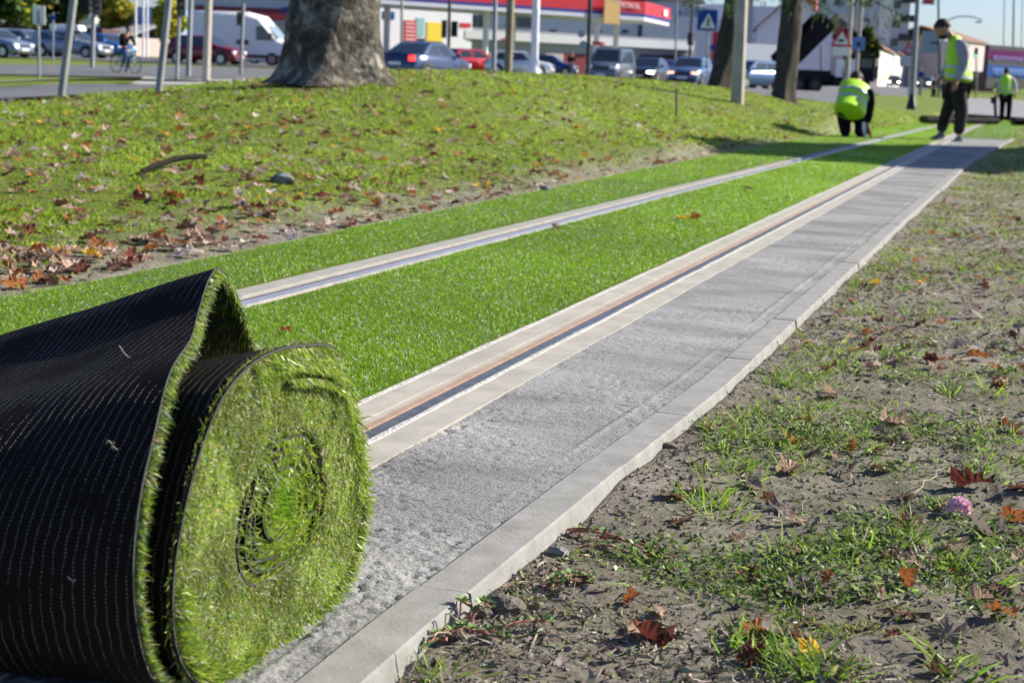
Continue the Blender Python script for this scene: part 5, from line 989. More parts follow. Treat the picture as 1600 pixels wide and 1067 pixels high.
def head(fig, c, up, face, r=.1, hair=M_hair, parent=None, beard=False):
    up = norm(np.array([up]))[0]; face = norm(np.array([face-up*(face@up)]))[0]; sd = np.cross(up, face); R = []
    prof = [(-1.18, .30, .42, .35), (-1.0, .52, .62, .28), (-.72, .66, .82, .18), (-.4, .74, .96, .08), (0, .8, 1.02, .02), (.4, .8, 1.02, -.02), (.75, .66, .86, -.04), (.98, .42, .55, -.05), (1.1, .1, .12, -.05)]
    n = 20
    for z, w_, dd, f_ in prof:
        ring = []
        for j in range(n):
            a = 2*math.pi*j/n; x = math.cos(a)*dd+f_; y = math.sin(a)*w_
            if j == 0: x += {-.4: .22, 0: .1, -.72: .06, -1.0: .05}.get(z, 0)
            if j in (1, n-1): x += {0: -.06, .4: .03}.get(z, 0)
            ring.append(c+face*x*r+sd*y*r+up*z*r*1.1)
        R.append(ring)
    h = MB().rings(R).build('head', M_skin, parent, smooth=True)
    R = []
    for z, w_, dd, f_ in [(-.45, .6, .5, -.55), (-.1, .86, .8, -.3), (.3, .89, 1.0, -.12), (.62, .82, 1.02, -.03), (.9, .62, .8, -.02), (1.12, .3, .36, -.05), (1.2, .05, .06, -.05)]: R.append([c+face*(math.cos(2*math.pi*j/n)*dd+f_)*r*1.06+sd*math.sin(2*math.pi*j/n)*w_*r*1.07+up*(z*1.1)*r for j in range(n)])
    MB().rings(R).build('hair', hair, h, smooth=True)
    for s in (-1, 1):
        MB().ball(c+face*r*.86+sd*s*r*.33+up*r*.02, .011, 8, 6).build('eye', M_black, h); MB().ball(c+sd*s*r*.84-up*r*.12, (.012, .012, .026), 8, 6).build('ear', M_skin, h)
    MB().ball(c+face*r*.96-up*r*.72, (.02, .02, .007), 8, 5).build('mouth', mat('lips', (.25, .09, .07), .6), h)
    if beard: MB().ball(c+face*r*.62-up*r*.98, (.062, .055, .05), 12, 8).build('beard', hair, h, smooth=True)
    return h
def shoe(toe, heel, parent, m=M_shoe, sole=M_sole):
    d = toe-heel; L_ = np.linalg.norm(d); d = d/L_; s = np.cross(d, (0, 0, 1)); R = []
    for f_, w_, h_ in ((0, .028, .075), (.12, .038, .1), (.4, .04, .095), (.65, .047, .06), (.88, .04, .045), (1, .018, .03)): q = heel+d*L_*f_; R.append([q+s*w_*x+np.array([0, 0, z*h_]) for x, z in ((-1, .1), (-.9, .6), (-.4, 1), (.4, 1), (.9, .6), (1, .1), (.7, 0), (-.7, 0))])
    o = MB().rings(R).build('shoe', m, parent, smooth=True); MB().box(heel+d*L_*.5+[0, 0, .006], (L_*.98, .085, .022), (d, s, (0, 0, 1))).build('sole', sole, o, bevel=.008); return o
# ---- standing worker
f = Fig('bearded worker in yellow high visibility vest and camouflage trousers standing with head bowed', 1487, 222, 19.9); Q = f; R0 = f.root
J = {'pel': (Q(1494, 132), (.13, .1)), 'sp': (Q(1497, 105), (.12, .09)), 'ch': (Q(1499, 80), (.15, .1)), 'nk': (Q(1488, 62), .052), 'hd': (Q(1478, 48), .06),
     'ls': (Q(1501, 72, .17), .055), 'le': (Q(1505, 100, .2), .042), 'lw': (Q(1495, 127, .22), .028), 'lh': (Q(1492, 133, .22), .03),
     'rs': (Q(1495, 72, -.17), .055), 're': (Q(1485, 100, -.2), .042), 'rw': (Q(1468, 124, -.12), .028), 'rh': (Q(1465, 129, -.1), .03),
     'lhp': (Q(1496, 140, .09), .09), 'lk': (Q(1503, 176, .1), .06), 'la': (Q(1497, 212, .1), .04), 'rhp': (Q(1492, 140, -.09), .09), 'rk': (Q(1480, 175, -.1), .06), 'ra': (Q(1469, 209, -.12), .04)}
E1 = [('pel', 'sp'), ('sp', 'ch'), ('ch', 'nk'), ('nk', 'hd'), ('ch', 'ls'), ('ls', 'le'), ('le', 'lw'), ('lw', 'lh'), ('ch', 'rs'), ('rs', 're'), ('re', 'rw'), ('rw', 'rh'), ('pel', 'lhp'), ('lhp', 'lk'), ('lk', 'la'), ('pel', 'rhp'), ('rhp', 'rk'), ('rk', 'ra')]
body = skin('body', J, E1, M_skin, R0, 'pel')
T = {k: (J[k][0], r) for k, r in (('pel', (.17, .135)), ('lhp', .125), ('lk', .094), ('la', .078), ('rhp', .125), ('rk', .094), ('ra', .078))}
skin('trousers', T, [('pel', 'lhp'), ('lhp', 'lk'), ('lk', 'la'), ('pel', 'rhp'), ('rhp', 'rk'), ('rk', 'ra')], M_camo, R0, 'pel')
Sv = {k: (J[k][0], r) for k, r in (('ch', (.16, .12)), ('sp', (.14, .12)), ('pel', (.15, .12)), ('ls', .085), ('le', .068), ('lw', .048), ('rs', .085), ('re', .066), ('rw', .046), ('nk', .062))}
skin('jersey', Sv, [('pel', 'sp'), ('sp', 'ch'), ('ch', 'ls'), ('ls', 'le'), ('le', 'lw'), ('ch', 'rs'), ('rs', 're'), ('re', 'rw'), ('ch', 'nk')], M_greycl, R0, 'ch')
def V_(x): return np.array(x)
rr, vv = f.r, f.v
ring = lambda px0, px1, py, dep: ((Q(px0, py)+Q(px1, py+ (px1-px0)*.12))/2, (Q(px1, py+(px1-px0)*.12)-Q(px0, py))/2, vv*dep)
vest = torso('vest', [ring(1475, 1517, 126, .19), ring(1474, 1521, 120, .205), ring(1475, 1520, 105, .2), ring(1477, 1517, 90, .195), ring(1479, 1512, 76, .19), ring(1483, 1506, 63, .17), ring(1488, 1500, 54, .1)], M_vest, R0, f)
for y in (103, 117): torso('reflective_band', [ring(1473.7, 1521 if y > 110 else 1520, y+2.2, .208), ring(1473.7, 1521 if y > 110 else 1519.5, y-2.2, .208)], M_tape, vest, f, cap=False)
skin('sleeve', {'a': (Q(1503, 68, .19), .07), 'b': (Q(1508, 84, .235), .068), 'c': (Q(1507, 102, .245), .057), 'd': (Q(1496, 126, .24), .042)}, [('a', 'b'), ('b', 'c'), ('c', 'd')], M_greycl, R0, 'a')
head(f, Q(1473, 44), UU*.82-RR*.57, -RR*.8-UU*.6, .098, parent=R0, beard=True)
hand(f, Q(1495, 127, .24), -UU*.9-RR*.3, -RR, R0); hand(f, Q(1466, 125, -.1), -UU*.8-RR*.4, vv*-1., R0)
shoe(Q(1452, 221, -.13), Q(1475, 217, -.11), R0); shoe(Q(1484, 226, .12), Q(1503, 222, .09), R0)
# ---- crouching worker
f = Fig('crouching worker in a yellow vest with two grey bands bending over the left rail', 1332, 216, 19.6); Q = f; R0 = f.root; rr, vv = f.r, f.v
J = {'pel': (Q(1326, 174, -.08), (.09, .08)), 'sp': (Q(1331, 155, -.12), (.07, .06)), 'ch': (Q(1336, 142, -.3), (.07, .06)), 'nk': (Q(1340, 126, -.42), .055), 'hd': (Q(1338, 123, -.52), .06),
     'rs': (Q(1352, 142, -.28), .05), 're': (Q(1360, 165, -.22), .042), 'rw': (Q(1355, 196, -.15), .028), 'ls': (Q(1325, 142, -.32), .05), 'le': (Q(1328, 165, -.4), .04), 'lw': (Q(1346, 192, -.3), .028),
     'lhp': (Q(1317, 178, -.02), .1), 'lk': (Q(1318, 186, -.18), .068), 'la': (Q(1322, 211, .05), .045), 'rhp': (Q(1336, 178, -.02), .1), 'rk': (Q(1346, 188, -.15), .068), 'ra': (Q(1343, 213, .0), .045)}
E2 = [('pel', 'sp'), ('sp', 'ch'), ('ch', 'nk'), ('nk', 'hd'), ('ch', 'ls'), ('ls', 'le'), ('le', 'lw'), ('ch', 'rs'), ('rs', 're'), ('re', 'rw'), ('pel', 'lhp'), ('lhp', 'lk'), ('lk', 'la'), ('pel', 'rhp'), ('rhp', 'rk'), ('rk', 'ra')]
skin('body', J, E2, M_skin, R0, 'pel')
T = {k: (J[k][0], r) for k, r in (('pel', (.12, .1)), ('lhp', .115), ('lk', .1), ('la', .075), ('rhp', .125), ('rk', .1), ('ra', .075))}
skin('trousers', T, [('pel', 'lhp'), ('lhp', 'lk'), ('lk', 'la'), ('pel', 'rhp'), ('rhp', 'rk'), ('rk', 'ra')], M_blk, R0, 'pel')
skin('sleeve', {'a': (Q(1356, 138, -.2), .08), 'b': (Q(1361, 162, -.2), .06), 'c': (Q(1356, 194, -.15), .045)}, [('a', 'b'), ('b', 'c')], M_blk, R0, 'a'); skin('sleeve', {'a': (J['ls'][0], .075), 'b': (J['le'][0], .058), 'c': (J['lw'][0], .04)}, [('a', 'b'), ('b', 'c')], M_blk, R0, 'a')
def rg(x0, y0, x1, y1, c, dep): a, b = Q(x0, y0, c), Q(x1, y1, c); ax = (b-a)/2; up = np.cross(ax, vv); return ((a+b)/2, ax, norm(np.array([vv*.55+UU*.83]))[0]*dep)
HA, HB = Q(1327, 173, .12), Q(1338, 134, -.34); AX = norm((HB-HA)[None])[0]; WX = norm((RR-UU*.22-AX*((RR-UU*.22)@AX))[None])[0]; DX = np.cross(AX, WX)
def tr_(t, k=1.):
    w_ = np.interp(t, [0, .3, .7, .95, 1.06], [.215, .205, .215, .225, .15]); d_ = np.interp(t, [0, .3, .8, .95, 1.06], [.13, .115, .12, .12, .06]); return (HA+(HB-HA)*t+DX*0, WX*w_*k, DX*d_*k)
vest = torso('vest', [tr_(t) for t in (-.05, -.04, .0, .25, .5, .75, .93, .98, 1.05, 1.06)], M_vest, R0, f)
for t0_, t1_ in ((.3, .38), (.58, .66)): torso('reflective_band', [tr_(t0_, 1.035), tr_(t1_, 1.035)], M_tape, vest, f, cap=False)
head(f, Q(1338, 125, -.5), -vv*-.6+UU*.55, vv*.5-UU*.8, .095, parent=R0)
hand(f, Q(1356, 196, -.15), -UU*.9-RR*.2, -RR, R0); hand(f, Q(1346, 193, -.3), -UU*.7+RR*.4, RR, R0)
shoe(Q(1318, 215, -.15), Q(1323, 216, .1), R0, M_blk, M_blk); shoe(Q(1349, 216, -.15), Q(1343, 217, .08), R0, M_blk, M_blk)
kf = empty('cutting_tool', Q(1352, 214), 'red and pale hand tool in the right hand of the crouching worker', 'tool'); MB().tube([Q(1351, 195, .0), Q(1358, 205, .02), Q(1361, 216, .02)], [.02, .024, .014], 8).build('handle', M_red, kf); MB().box(Q(1350, 203, .02), (.05, .02, .2), (RR, vv, UU)).build('blade', M_white, kf)
# ---- far worker
f = Fig('farthest worker in a green yellow vest and black trousers seen from behind on the track', 1572, 190, 48.); Q = f; R0 = f.root; rr, vv = f.r, f.v
J = {'pel': (Q(1572, 150), (.14, .1)), 'ch': (Q(1573, 125), (.17, .11)), 'nk': (Q(1573, 118), .055), 'hd': (Q(1573, 113), .06), 'ls': (Q(1564, 122), .055), 'le': (Q(1560, 136), .042), 'lw': (Q(1557, 146, -.1), .03), 'rs': (Q(1582, 122), .055), 're': (Q(1587, 135), .042), 'rw': (Q(1586, 146, .05), .03),
     'lhp': (Q(1567, 153), .09), 'lk': (Q(1566, 169), .06), 'la': (Q(1565, 186), .04), 'rhp': (Q(1577, 153), .09), 'rk': (Q(1577, 170), .06), 'ra': (Q(1575, 187), .04)}
E3 = [('pel', 'ch'), ('ch', 'nk'), ('nk', 'hd'), ('ch', 'ls'), ('ls', 'le'), ('le', 'lw'), ('ch', 'rs'), ('rs', 're'), ('re', 'rw'), ('pel', 'lhp'), ('lhp', 'lk'), ('lk', 'la'), ('pel', 'rhp'), ('rhp', 'rk'), ('rk', 'ra')]
skin('body', J, E3, M_skin, R0, 'pel', 1); skin('trousers', {k: (J[k][0], r) for k, r in (('pel', .16), ('lhp', .12), ('lk', .09), ('la', .08), ('rhp', .12), ('rk', .09), ('ra', .08))}, [('pel', 'lhp'), ('lhp', 'lk'), ('lk', 'la'), ('pel', 'rhp'), ('rhp', 'rk'), ('rk', 'ra')], M_blk, R0, 'pel', 1)
vest = torso('vest', [(Q(1572, y), RR*w_, vv*.15) for y, w_ in ((151, .22), (140, .225), (128, .23), (121, .22), (117.5, .12))], M_vest, R0, f)
for y in (142.5, 134.5): torso('reflective_band', [(Q(1572, y+1), RR*.232, vv*.156), (Q(1572, y-1), RR*.234, vv*.156)], M_tape, vest, f, cap=False)
for a, b, c in (('ls', 'le', 'lw'), ('rs', 're', 'rw')): skin('sleeve', {'a': (J[a][0], .075), 'b': (J[b][0], .06), 'c': (J[c][0], .045)}, [('a', 'b'), ('b', 'c')], mat('pale_sleeve', (.5, .48, .44), .8), R0, 'a', 1)
head(f, Q(1573, 112), UU, vv, .098, parent=R0); hand(f, Q(1557, 147, -.1), -UU, -RR, R0); hand(f, Q(1586, 147, .05), -UU, RR, R0)
shoe(Q(1564, 190, -.2), Q(1565, 190, .05), R0, M_blk, M_blk); shoe(Q(1576, 190, -.2), Q(1576, 190, .05), R0, M_blk, M_blk)
tm = empty('tamping_tool', Q(1555, 186), 'black upright hand tool held by the farthest worker', 'tool'); MB().tube([Q(1556, 186, .1), Q(1554.5, 160, .1)], .05, 8).build('shaft', M_black, tm); MB().box(Q(1553, 157, .1), (.2, .2, .22), (RR, vv, UU)).build('head', M_black, tm, bevel=.03); MB().tube([Q(1554, 156, .1), Q(1557, 148, .1)], .02, 6).build('handle', M_black, tm)
# ---- simple far pedestrians and cyclists
def far_person(label, px, py, D, h_px, coat, legs, stride=.12, lean=0., arms=(.25, .3)):
    f = Fig(label, px, py, D); Hm = h_px/f.k; R0 = f.root; r, v = f.r, f.v; P = lambda x, z, c=0: f.p+r*x+np.array([0, 0, z*Hm])-v*c
    J = {'pel': (P(lean*.3, .53), .12), 'ch': (P(lean*.8, .74), .14), 'nk': (P(lean, .83), .055), 'hd': (P(lean*1.2, .9), .07), 'ls': (P(lean*.8-.17, .79), .06), 'lw': (P(lean+arms[0]-.35, .55, .1), .04), 'rs': (P(lean*.8+.17, .79), .06), 'rw': (P(lean+arms[1], .55, .1), .04), 'lk': (P(-stride*.5, .27, .05), .07), 'la': (P(-stride, .05), .045), 'rk': (P(stride*.5, .27, .05), .07), 'ra': (P(stride, .05), .045)}
    skin('body', J, [('pel', 'ch'), ('ch', 'nk'), ('nk', 'hd'), ('ch', 'ls'), ('ls', 'lw'), ('ch', 'rs'), ('rs', 'rw'), ('pel', 'lk'), ('lk', 'la'), ('pel', 'rk'), ('rk', 'ra')], M_skin, R0, 'pel', 1)
    skin('coat', {k: (J[k][0], q) for k, q in (('pel', .17), ('ch', .185), ('ls', .09), ('lw', .06), ('rs', .09), ('rw', .06))}, [('pel', 'ch'), ('ch', 'ls'), ('ls', 'lw'), ('ch', 'rs'), ('rs', 'rw')], coat, R0, 'pel', 1)
    skin('trousers', {k: (J[k][0], q) for k, q in (('pel', .15), ('lk', .09), ('la', .07), ('rk', .09), ('ra', .07))}, [('pel', 'lk'), ('lk', 'la'), ('pel', 'rk'), ('rk', 'ra')], legs, R0, 'pel', 1)
    head(f, P(lean*1.2, .925), np.array([0, 0, 1.]), -v, .1, parent=R0)
    for s in ('la', 'ra'): shoe(J[s][0]-v*-.0+r*.02-np.array([0, 0, .07])-v*.12, J[s][0]-np.array([0, 0, .07])+v*.08, R0, M_blk, M_blk)
    return f
M_navycl = mat('navy_coat', (.02, .025, .06), .85); M_jeans = mat('blue_jeans', (.05, .09, .2), .85)
far_person('pedestrian in a dark coat walking away beyond the grey lamp post', 1458, 155, 100, 42*.82, M_navycl, M_blk)
far_person('small dark pedestrian under the blue round sign', 1437, 149, 130, 24, M_blk, mat('tan_trousers', (.3, .2, .12), .85), .06)
def bicycle(label, px, py, D, phi, frame=M_black, scale=1.):
    root = empty('bicycle', (0, 0, 0), label, 'bicycle'); s = scale
    for x in (-.52, .54):
        ring = [(x+.33*math.cos(a), 0, .34+.33*math.sin(a)) for a in np.linspace(0, 2*math.pi, 25)]; w_ = MB().tube(ring, .02, 6, cap=False).build('wheel', M_tyre, root)
        sp = MB(); 
        for k in range(9): a = math.pi*k/9; sp.tube([(x-.32*math.cos(a), 0, .34-.32*math.sin(a)), (x+.32*math.cos(a), 0, .34+.32*math.sin(a))], .003, 4)
        sp.build('spokes', M_rim, w_)
    fr = MB()
    for a, b in (((-.52, 0, .34), (-.1, 0, .3)), ((-.1, 0, .3), (-.2, 0, .85)), ((-.18, 0, .75), (.4, 0, .82)), ((-.1, 0, .3), (.41, 0, .72)), ((-.52, 0, .34), (-.18, 0, .72)), ((.54, 0, .34), (.4, 0, .8)), ((.4, 0, .8), (.36, 0, 1.02))): fr.tube([a, b], .018, 6)
    fr.build('frame', frame, root); MB().tube([(.3, -.26, 1.02), (.38, -.1, 1.04), (.38, .1, 1.04), (.3, .26, 1.02)], .014, 6).build('handlebar', M_black, root); MB().box((-.22, 0, .9), (.26, .14, .06), top=.8).build('saddle', M_black, root, bevel=.02)
    for y in (-.1, .1): MB().box((-.1+y*.8, y*1.3, .3-y), (.1, .08, .02)).build('pedal', M_black, root)
    place(root, px, py, D, phi); return root
bicycle('white bicycle ridden by the person in a dark jacket', 196, 117, 55, 40, mat('teal_frame', (.1, .4, .38), .4)); bicycle('bicycle under the cyclist behind the minivan', 891, 123, 98, 10)
def cyclist(label, px, py, D, phi, coat, legs, Hs=1.):
    f = Fig(label, px, py, D); d = -f.v*math.cos(math.radians(phi))+f.r*math.sin(math.radians(phi)); s = np.cross(d, (0, 0, 1)); P = lambda x, y, z: f.p+d*x+s*y+np.array([0, 0, z*Hs]); R0 = f.root
    J = {'pel': (P(-.2, 0, 1.0), .12), 'ch': (P(.05, 0, 1.38), .14), 'nk': (P(.12, 0, 1.53), .05), 'hd': (P(.17, 0, 1.66), .07), 'ls': (P(.05, .18, 1.44), .06), 'le': (P(.22, .24, 1.2), .045), 'lw': (P(.32, .22, 1.06), .035), 'rs': (P(.05, -.18, 1.44), .06), 're': (P(.22, -.24, 1.2), .045), 'rw': (P(.32, -.22, 1.06), .035), 'lk': (P(.2, .12, .75), .075), 'la': (P(-.02, .13, .36), .05), 'rk': (P(.12, -.12, .6), .075), 'ra': (P(-.1, -.13, .2), .05)}
    skin('body', J, [('pel', 'ch'), ('ch', 'nk'), ('nk', 'hd'), ('ch', 'ls'), ('ls', 'le'), ('le', 'lw'), ('ch', 'rs'), ('rs', 're'), ('re', 'rw'), ('pel', 'lk'), ('lk', 'la'), ('pel', 'rk'), ('rk', 'ra')], M_skin, R0, 'pel', 1)
    skin('jacket', {k: (J[k][0], q) for k, q in (('pel', .16), ('ch', .18), ('ls', .09), ('le', .07), ('lw', .055), ('rs', .09), ('re', .07), ('rw', .055))}, [('pel', 'ch'), ('ch', 'ls'), ('ls', 'le'), ('le', 'lw'), ('ch', 'rs'), ('rs', 're'), ('re', 'rw')], coat, R0, 'pel', 1)
    skin('trousers', {k: (J[k][0], q) for k, q in (('pel', .15), ('lk', .095), ('la', .065), ('rk', .095), ('ra', .065))}, [('pel', 'lk'), ('lk', 'la'), ('pel', 'rk'), ('rk', 'ra')], legs, R0, 'pel', 1)
    head(f, P(.18, 0, 1.7), np.array([0, 0, 1.]), d, .1, parent=R0)
    for k in ('la', 'ra'): shoe(J[k][0]+d*.17-[0, 0, .09], J[k][0]-d*.08-[0, 0, .09], R0, M_shoe)
cyclist('cyclist in a dark jacket and blue jeans riding left of the second leaning pole', 196, 117, 55, 40, M_blk, M_jeans, 1.); cyclist('cyclist in dark clothes facing the camera left of the silver minivan', 891, 123, 98, 10, M_blk, M_navycl)
# ---- rolled turf lying far down the track
def far_roll(label, x0, y0, x1, y1, r=.1):
    a, b = trk(x0, y0, .03), trk(x1, y1, .03); a = a+[0, 0, r*.8]; b = b+[0, 0, r*.8]; root = empty('rolled_turf', (a+b)/2, label, 'turf roll', 'distant turf rolls'); d = norm((b-a)[None])[0]; s = np.cross(d, (0, 0, 1)); R = []
    for t_ in np.linspace(0, 1, 12): R.append([a+(b-a)*t_+s*math.cos(q)*r*1.1+np.array([0, 0, math.sin(q)*r*(.88+.05*math.sin(t_*9))]) for q in np.linspace(0, 2*math.pi, 25)[:-1]])
    MB().rings(R).build('backing', M_blk, root, smooth=True)
    for e, sg in ((a, -1), (b, 1)): sp = [e+d*sg*.01+s*math.cos(q)*r*q/26+np.array([0, 0, math.sin(q)*r*.85*q/26]) for q in np.linspace(3, 25, 60)]; MB().tube(sp, .012, 5).build('coil', M_turfbase, root)
far_roll('black roll of turf lying across the track left of the farthest worker', 1442, 192, 1556, 194); far_roll('black roll of turf lying right of the farthest worker at the picture edge', 1582, 195, 1680, 199)

# ================================================================== FALLEN LEAVES
def leaf_geo(seed, kind='lobed', curl=1.):
    r = random.Random(seed); n = 30; out = []
    for j in range(n):
        a = 2*math.pi*j/n; 
        if kind == 'lobed':
            lob = abs(math.cos(2.5*(a-math.pi/2)))**.9; rad = .56+.44*lob*(1-.28*(1-math.sin(a))*.5); rad *= (.55 if abs(a-1.5*math.pi) < .25 else 1)
        else: rad = .42+.3*abs(math.sin(a))**1.5+(.25 if abs(a-math.pi/2) < .15 else 0)
        rad *= 1+r.uniform(-.13, .11); out.append((rad*math.cos(a), rad*math.sin(a)))
    c1, c2, c3 = r.uniform(.0, 1.)*curl, r.uniform(-.3, .7)*curl, r.uniform(0, 6.28); V = [(0, 0, 0)]
    for s in (.36, .7, 1.):
        for j, (x, y) in enumerate(out):
            X, Y = x*s, y*s; u = X*math.cos(c3)+Y*math.sin(c3); v = -X*math.sin(c3)+Y*math.cos(c3); z = c1*u*u+c2*.6*v*v*v+.1*math.sin(j*2.5*2*math.pi/6)*s*s+r.uniform(-.09, .09)*s
            k = 1/(1+.6*abs(c1)*u*u); V.append((X*k, Y*k, z))
    T = [(0, 1+j, 1+(j+1) % n) for j in range(n)]; Qd = [(1+i*n+j, 1+(i+1)*n+j, 1+(i+1)*n+(j+1) % n, 1+i*n+(j+1) % n) for i in (0, 1) for j in range(n)]
    # stalk
    k0 = len(V); w_ = .02
    for t_, z in ((.0, 0), (.5, .03), (1.2, .1*c1)): V += [(-w_, -t_*.95, z), (w_, -t_*.95, z)]
    Qd += [(k0, k0+1, k0+3, k0+2), (k0+2, k0+3, k0+5, k0+4)]
    return np.array(V), np.array(Qd), np.array(T)
def leafmat(name, c, c2):
    m = mat(name, c, .75, c2, 60, .5, 250, dist=.002, spec=.3); t = m.node_tree; b = t.nodes['Principled BSDF']; tr = N(t, 'ShaderNodeBsdfTranslucent'); mx = N(t, 'ShaderNodeMixShader'); mx.inputs[0].default_value = .3
    t.links.new(b.inputs['Base Color'].links[0].from_socket, tr.inputs[0]); t.links.new(b.outputs[0], mx.inputs[1]); t.links.new(tr.outputs[0], mx.inputs[2]); t.links.new(mx.outputs[0], t.nodes['Material Output'].inputs[0]); return m
LC = {'tan': leafmat('leaf_tan', (.42, .27, .18), (.6, .43, .32)), 'brown': leafmat('leaf_brown', (.11, .055, .035), (.24, .14, .085)), 'rust': leafmat('leaf_rust', (.3, .1, .03), (.5, .19, .06)), 'pale': leafmat('leaf_pale', (.58, .48, .4), (.74, .66, .58)), 'yellow': leafmat('leaf_yellow', (.75, .42, .02), (.85, .6, .05)), 'dark red': leafmat('leaf_dark_red', (.11, .03, .02), (.2, .06, .04)), 'grey brown': leafmat('leaf_grey_brown', (.2, .16, .13), (.32, .27, .23))}
LM = {}
def leaf_mesh(col, v):
    if (col, v) not in LM:
        V, q, t = leaf_geo(v*7+len(col), 'oval' if v in (3, 7) else 'lobed', 1.1 if v % 3 else .35); o = mesh_np('leaf', V, quads=q, tris=t, mats=[LC[col]], smooth=False); LM[(col, v)] = o.data; bpy.data.objects.remove(o)
    return LM[(col, v)]
def leaf(p, size, col, v, label, group, tilt=.25, rz=None, lift=.004):
    o = link('fallen_leaf', leaf_mesh(col, v)); o.location = (float(p[0]), float(p[1]), float(p[2])+lift+size*.12*tilt); o.scale = (size*random.uniform(.62, 1.15), size*random.uniform(.85, 1.2), size)
    o.rotation_euler = (random.gauss(0, tilt), random.gauss(0, tilt), random.random()*6.28 if rz is None else rz); tag(o, label, 'leaf', group); return o
SPEC = [(1200, 787, 36, 'brown', 1, 'small brown leaf standing on edge among the weeds right of the kerb', 1.1), (985, 946, 50, 'rust', 2, 'orange brown crumpled leaf lying alone on bare soil near the kerb', .6), (1292, 912, 46, 'rust', 4, 'rusty leaf beside a long grey brown leaf in the foreground', .6), (1412, 916, 58, 'rust', 5, 'bright orange leaf with a lit edge in the lower right foreground', .7),
        (1520, 762, 84, 'dark red', 1, 'large dark red lobed leaf just above the pink flower', .35), (1582, 817, 52, 'rust', 6, 'orange leaf right of the pink flower', .5), (1405, 966, 90, 'brown', 7, 'long brown leaf with rolled edges in the lower right', .15), (1265, 938, 110, 'grey brown', 5, 'long flat grey brown leaf in the right foreground', .15), (1172, 906, 40, 'dark red', 4, 'small dark red leaf at the edge of a patch of weeds', .5), (1243, 868, 42, 'brown', 6, 'small brown folded leaf left of the orange ones', .6),
        (1267, 1024, 56, 'yellow', 2, 'yellow brown leaf near the bottom edge of the picture', .5), (1242, 998, 42, 'brown', 4, 'brown leaf standing up above the yellow one', 1.0), (1525, 562, 48, 'rust', 1, 'leaf half orange and half pale on bare soil at the right', .5), (1524, 552, 36, 'pale', 2, 'pale curled leaf touching the half orange leaf', .6), (1396, 666, 62, 'tan', 5, 'pinkish tan flat leaf on the dark soil patch', .2), (1350, 548, 36, 'brown', 5, 'brown leaf behind a tuft right of the kerb', .4),
        (1545, 842, 90, 'grey brown', 2, 'wide grey brown leaf below the pink flower', .2), (1490, 860, 60, 'tan', 4, 'tan leaf leaning on the grey brown one below the flower', .4), (1565, 965, 60, 'rust', 2, 'rusty orange leaf cut by the right edge low in the picture', .5), (1595, 770, 60, 'brown', 1, 'brown leaf at the right edge level with the flower', .5), (1480, 1000, 70, 'grey brown', 6, 'pale grey leaf lying flat near the bottom right', .2), (1390, 700, 30, 'brown', 1, 'tiny brown leaf above the orange foreground leaves', .5), (1310, 740, 40, 'grey brown', 1, 'grey brown leaf halfway between kerb and pink flower', .3), (1150, 846, 40, 'tan', 6, 'tan scrap of leaf near the reddish weed stems', .3), (1110, 672, 36, 'tan', 2, 'tan leaf beside the kerb where the tufts begin', .3), (1528, 497, 26, 'pale', 1, 'small pale pink leaf at the right', .5),
        (1086, 343, 30, 'rust', 1, 'brown leaf lying on the middle turf strip beside a yellow one', .3), (1066, 343, 26, 'yellow', 2, 'yellow leaf lying on the middle turf strip', .3), (1170, 297, 20, 'brown', 4, 'small brown leaf on the turf left of the right rail', .4), (1229, 311, 12, 'brown', 2, 'tiny brown leaf on the turf close to the right rail', .4), (868, 358, 16, 'brown', 6, 'brown leaf standing at the inner edge of the left rail', .9), (446, 521, 24, 'rust', 2, 'brown orange leaf on the turf just behind the roll', .5), (1220, 259, 14, 'yellow', 5, 'yellow leaf beside the left rail in front of the workers', .4),
        (762, 293, 22, 'yellow', 4, 'golden yellow leaf on the bank above the turf strip', .4), (480, 281, 30, 'rust', 4, 'orange leaf on the bank right of the grey stone', .5), (385, 323, 22, 'rust', 6, 'orange leaf in the middle of the near bank', .4), (105, 223, 14, 'yellow', 1, 'left one of two small yellow leaves high on the bank', .3), (120, 225, 13, 'yellow', 2, 'right one of two small yellow leaves high on the bank', .3), (189, 363, 18, 'yellow', 5, 'small yellow leaf above the big tan leaf on the near bank', .4), (300, 377, 48, 'tan', 1, 'large tan leaf with a dark red underside at the foot of the bank', .5), (162, 396, 52, 'tan', 2, 'biggest tan leaf on the near bank left of the roll', .6), (86, 398, 30, 'pale', 4, 'pale pink leaf on the near bank at the left', .7), (107, 348, 30, 'rust', 5, 'bright rust leaf above the pale pink one at the left', .5), (45, 368, 44, 'dark red', 2, 'dark red leaf at the left of the bank', .5), (105, 420, 22, 'rust', 1, 'little orange leaf low on the bank at the left', .4), (12, 418, 24, 'rust', 4, 'orange leaf at the left edge of the picture', .4), (20, 247, 36, 'tan', 5, 'tan orange leaf at the upper left of the bank', .3), (1262, 538, 16, 'yellow', 1, 'small yellow leaf standing up beside the kerb', 1.2)]
for px, py, wpx, col, v, lab, tl in SPEC:
    p = ghit(px, py); D = (p-CAM)@FF; leaf(p, wpx*D/F*.5, col, v, lab, None, tl, lift=.006)
BANKL = {'tan': 'tan curled leaf among many on the grassy bank left of the track', 'brown': 'brown leaf among many on the grassy bank left of the track', 'rust': 'rust orange leaf among many on the grassy bank left of the track', 'pale': 'pale bleached leaf among many on the grassy bank left of the track', 'dark red': 'dark red leaf among many on the grassy bank left of the track'}
cnt = 0; names = ['tan', 'brown', 'rust', 'pale', 'dark red']
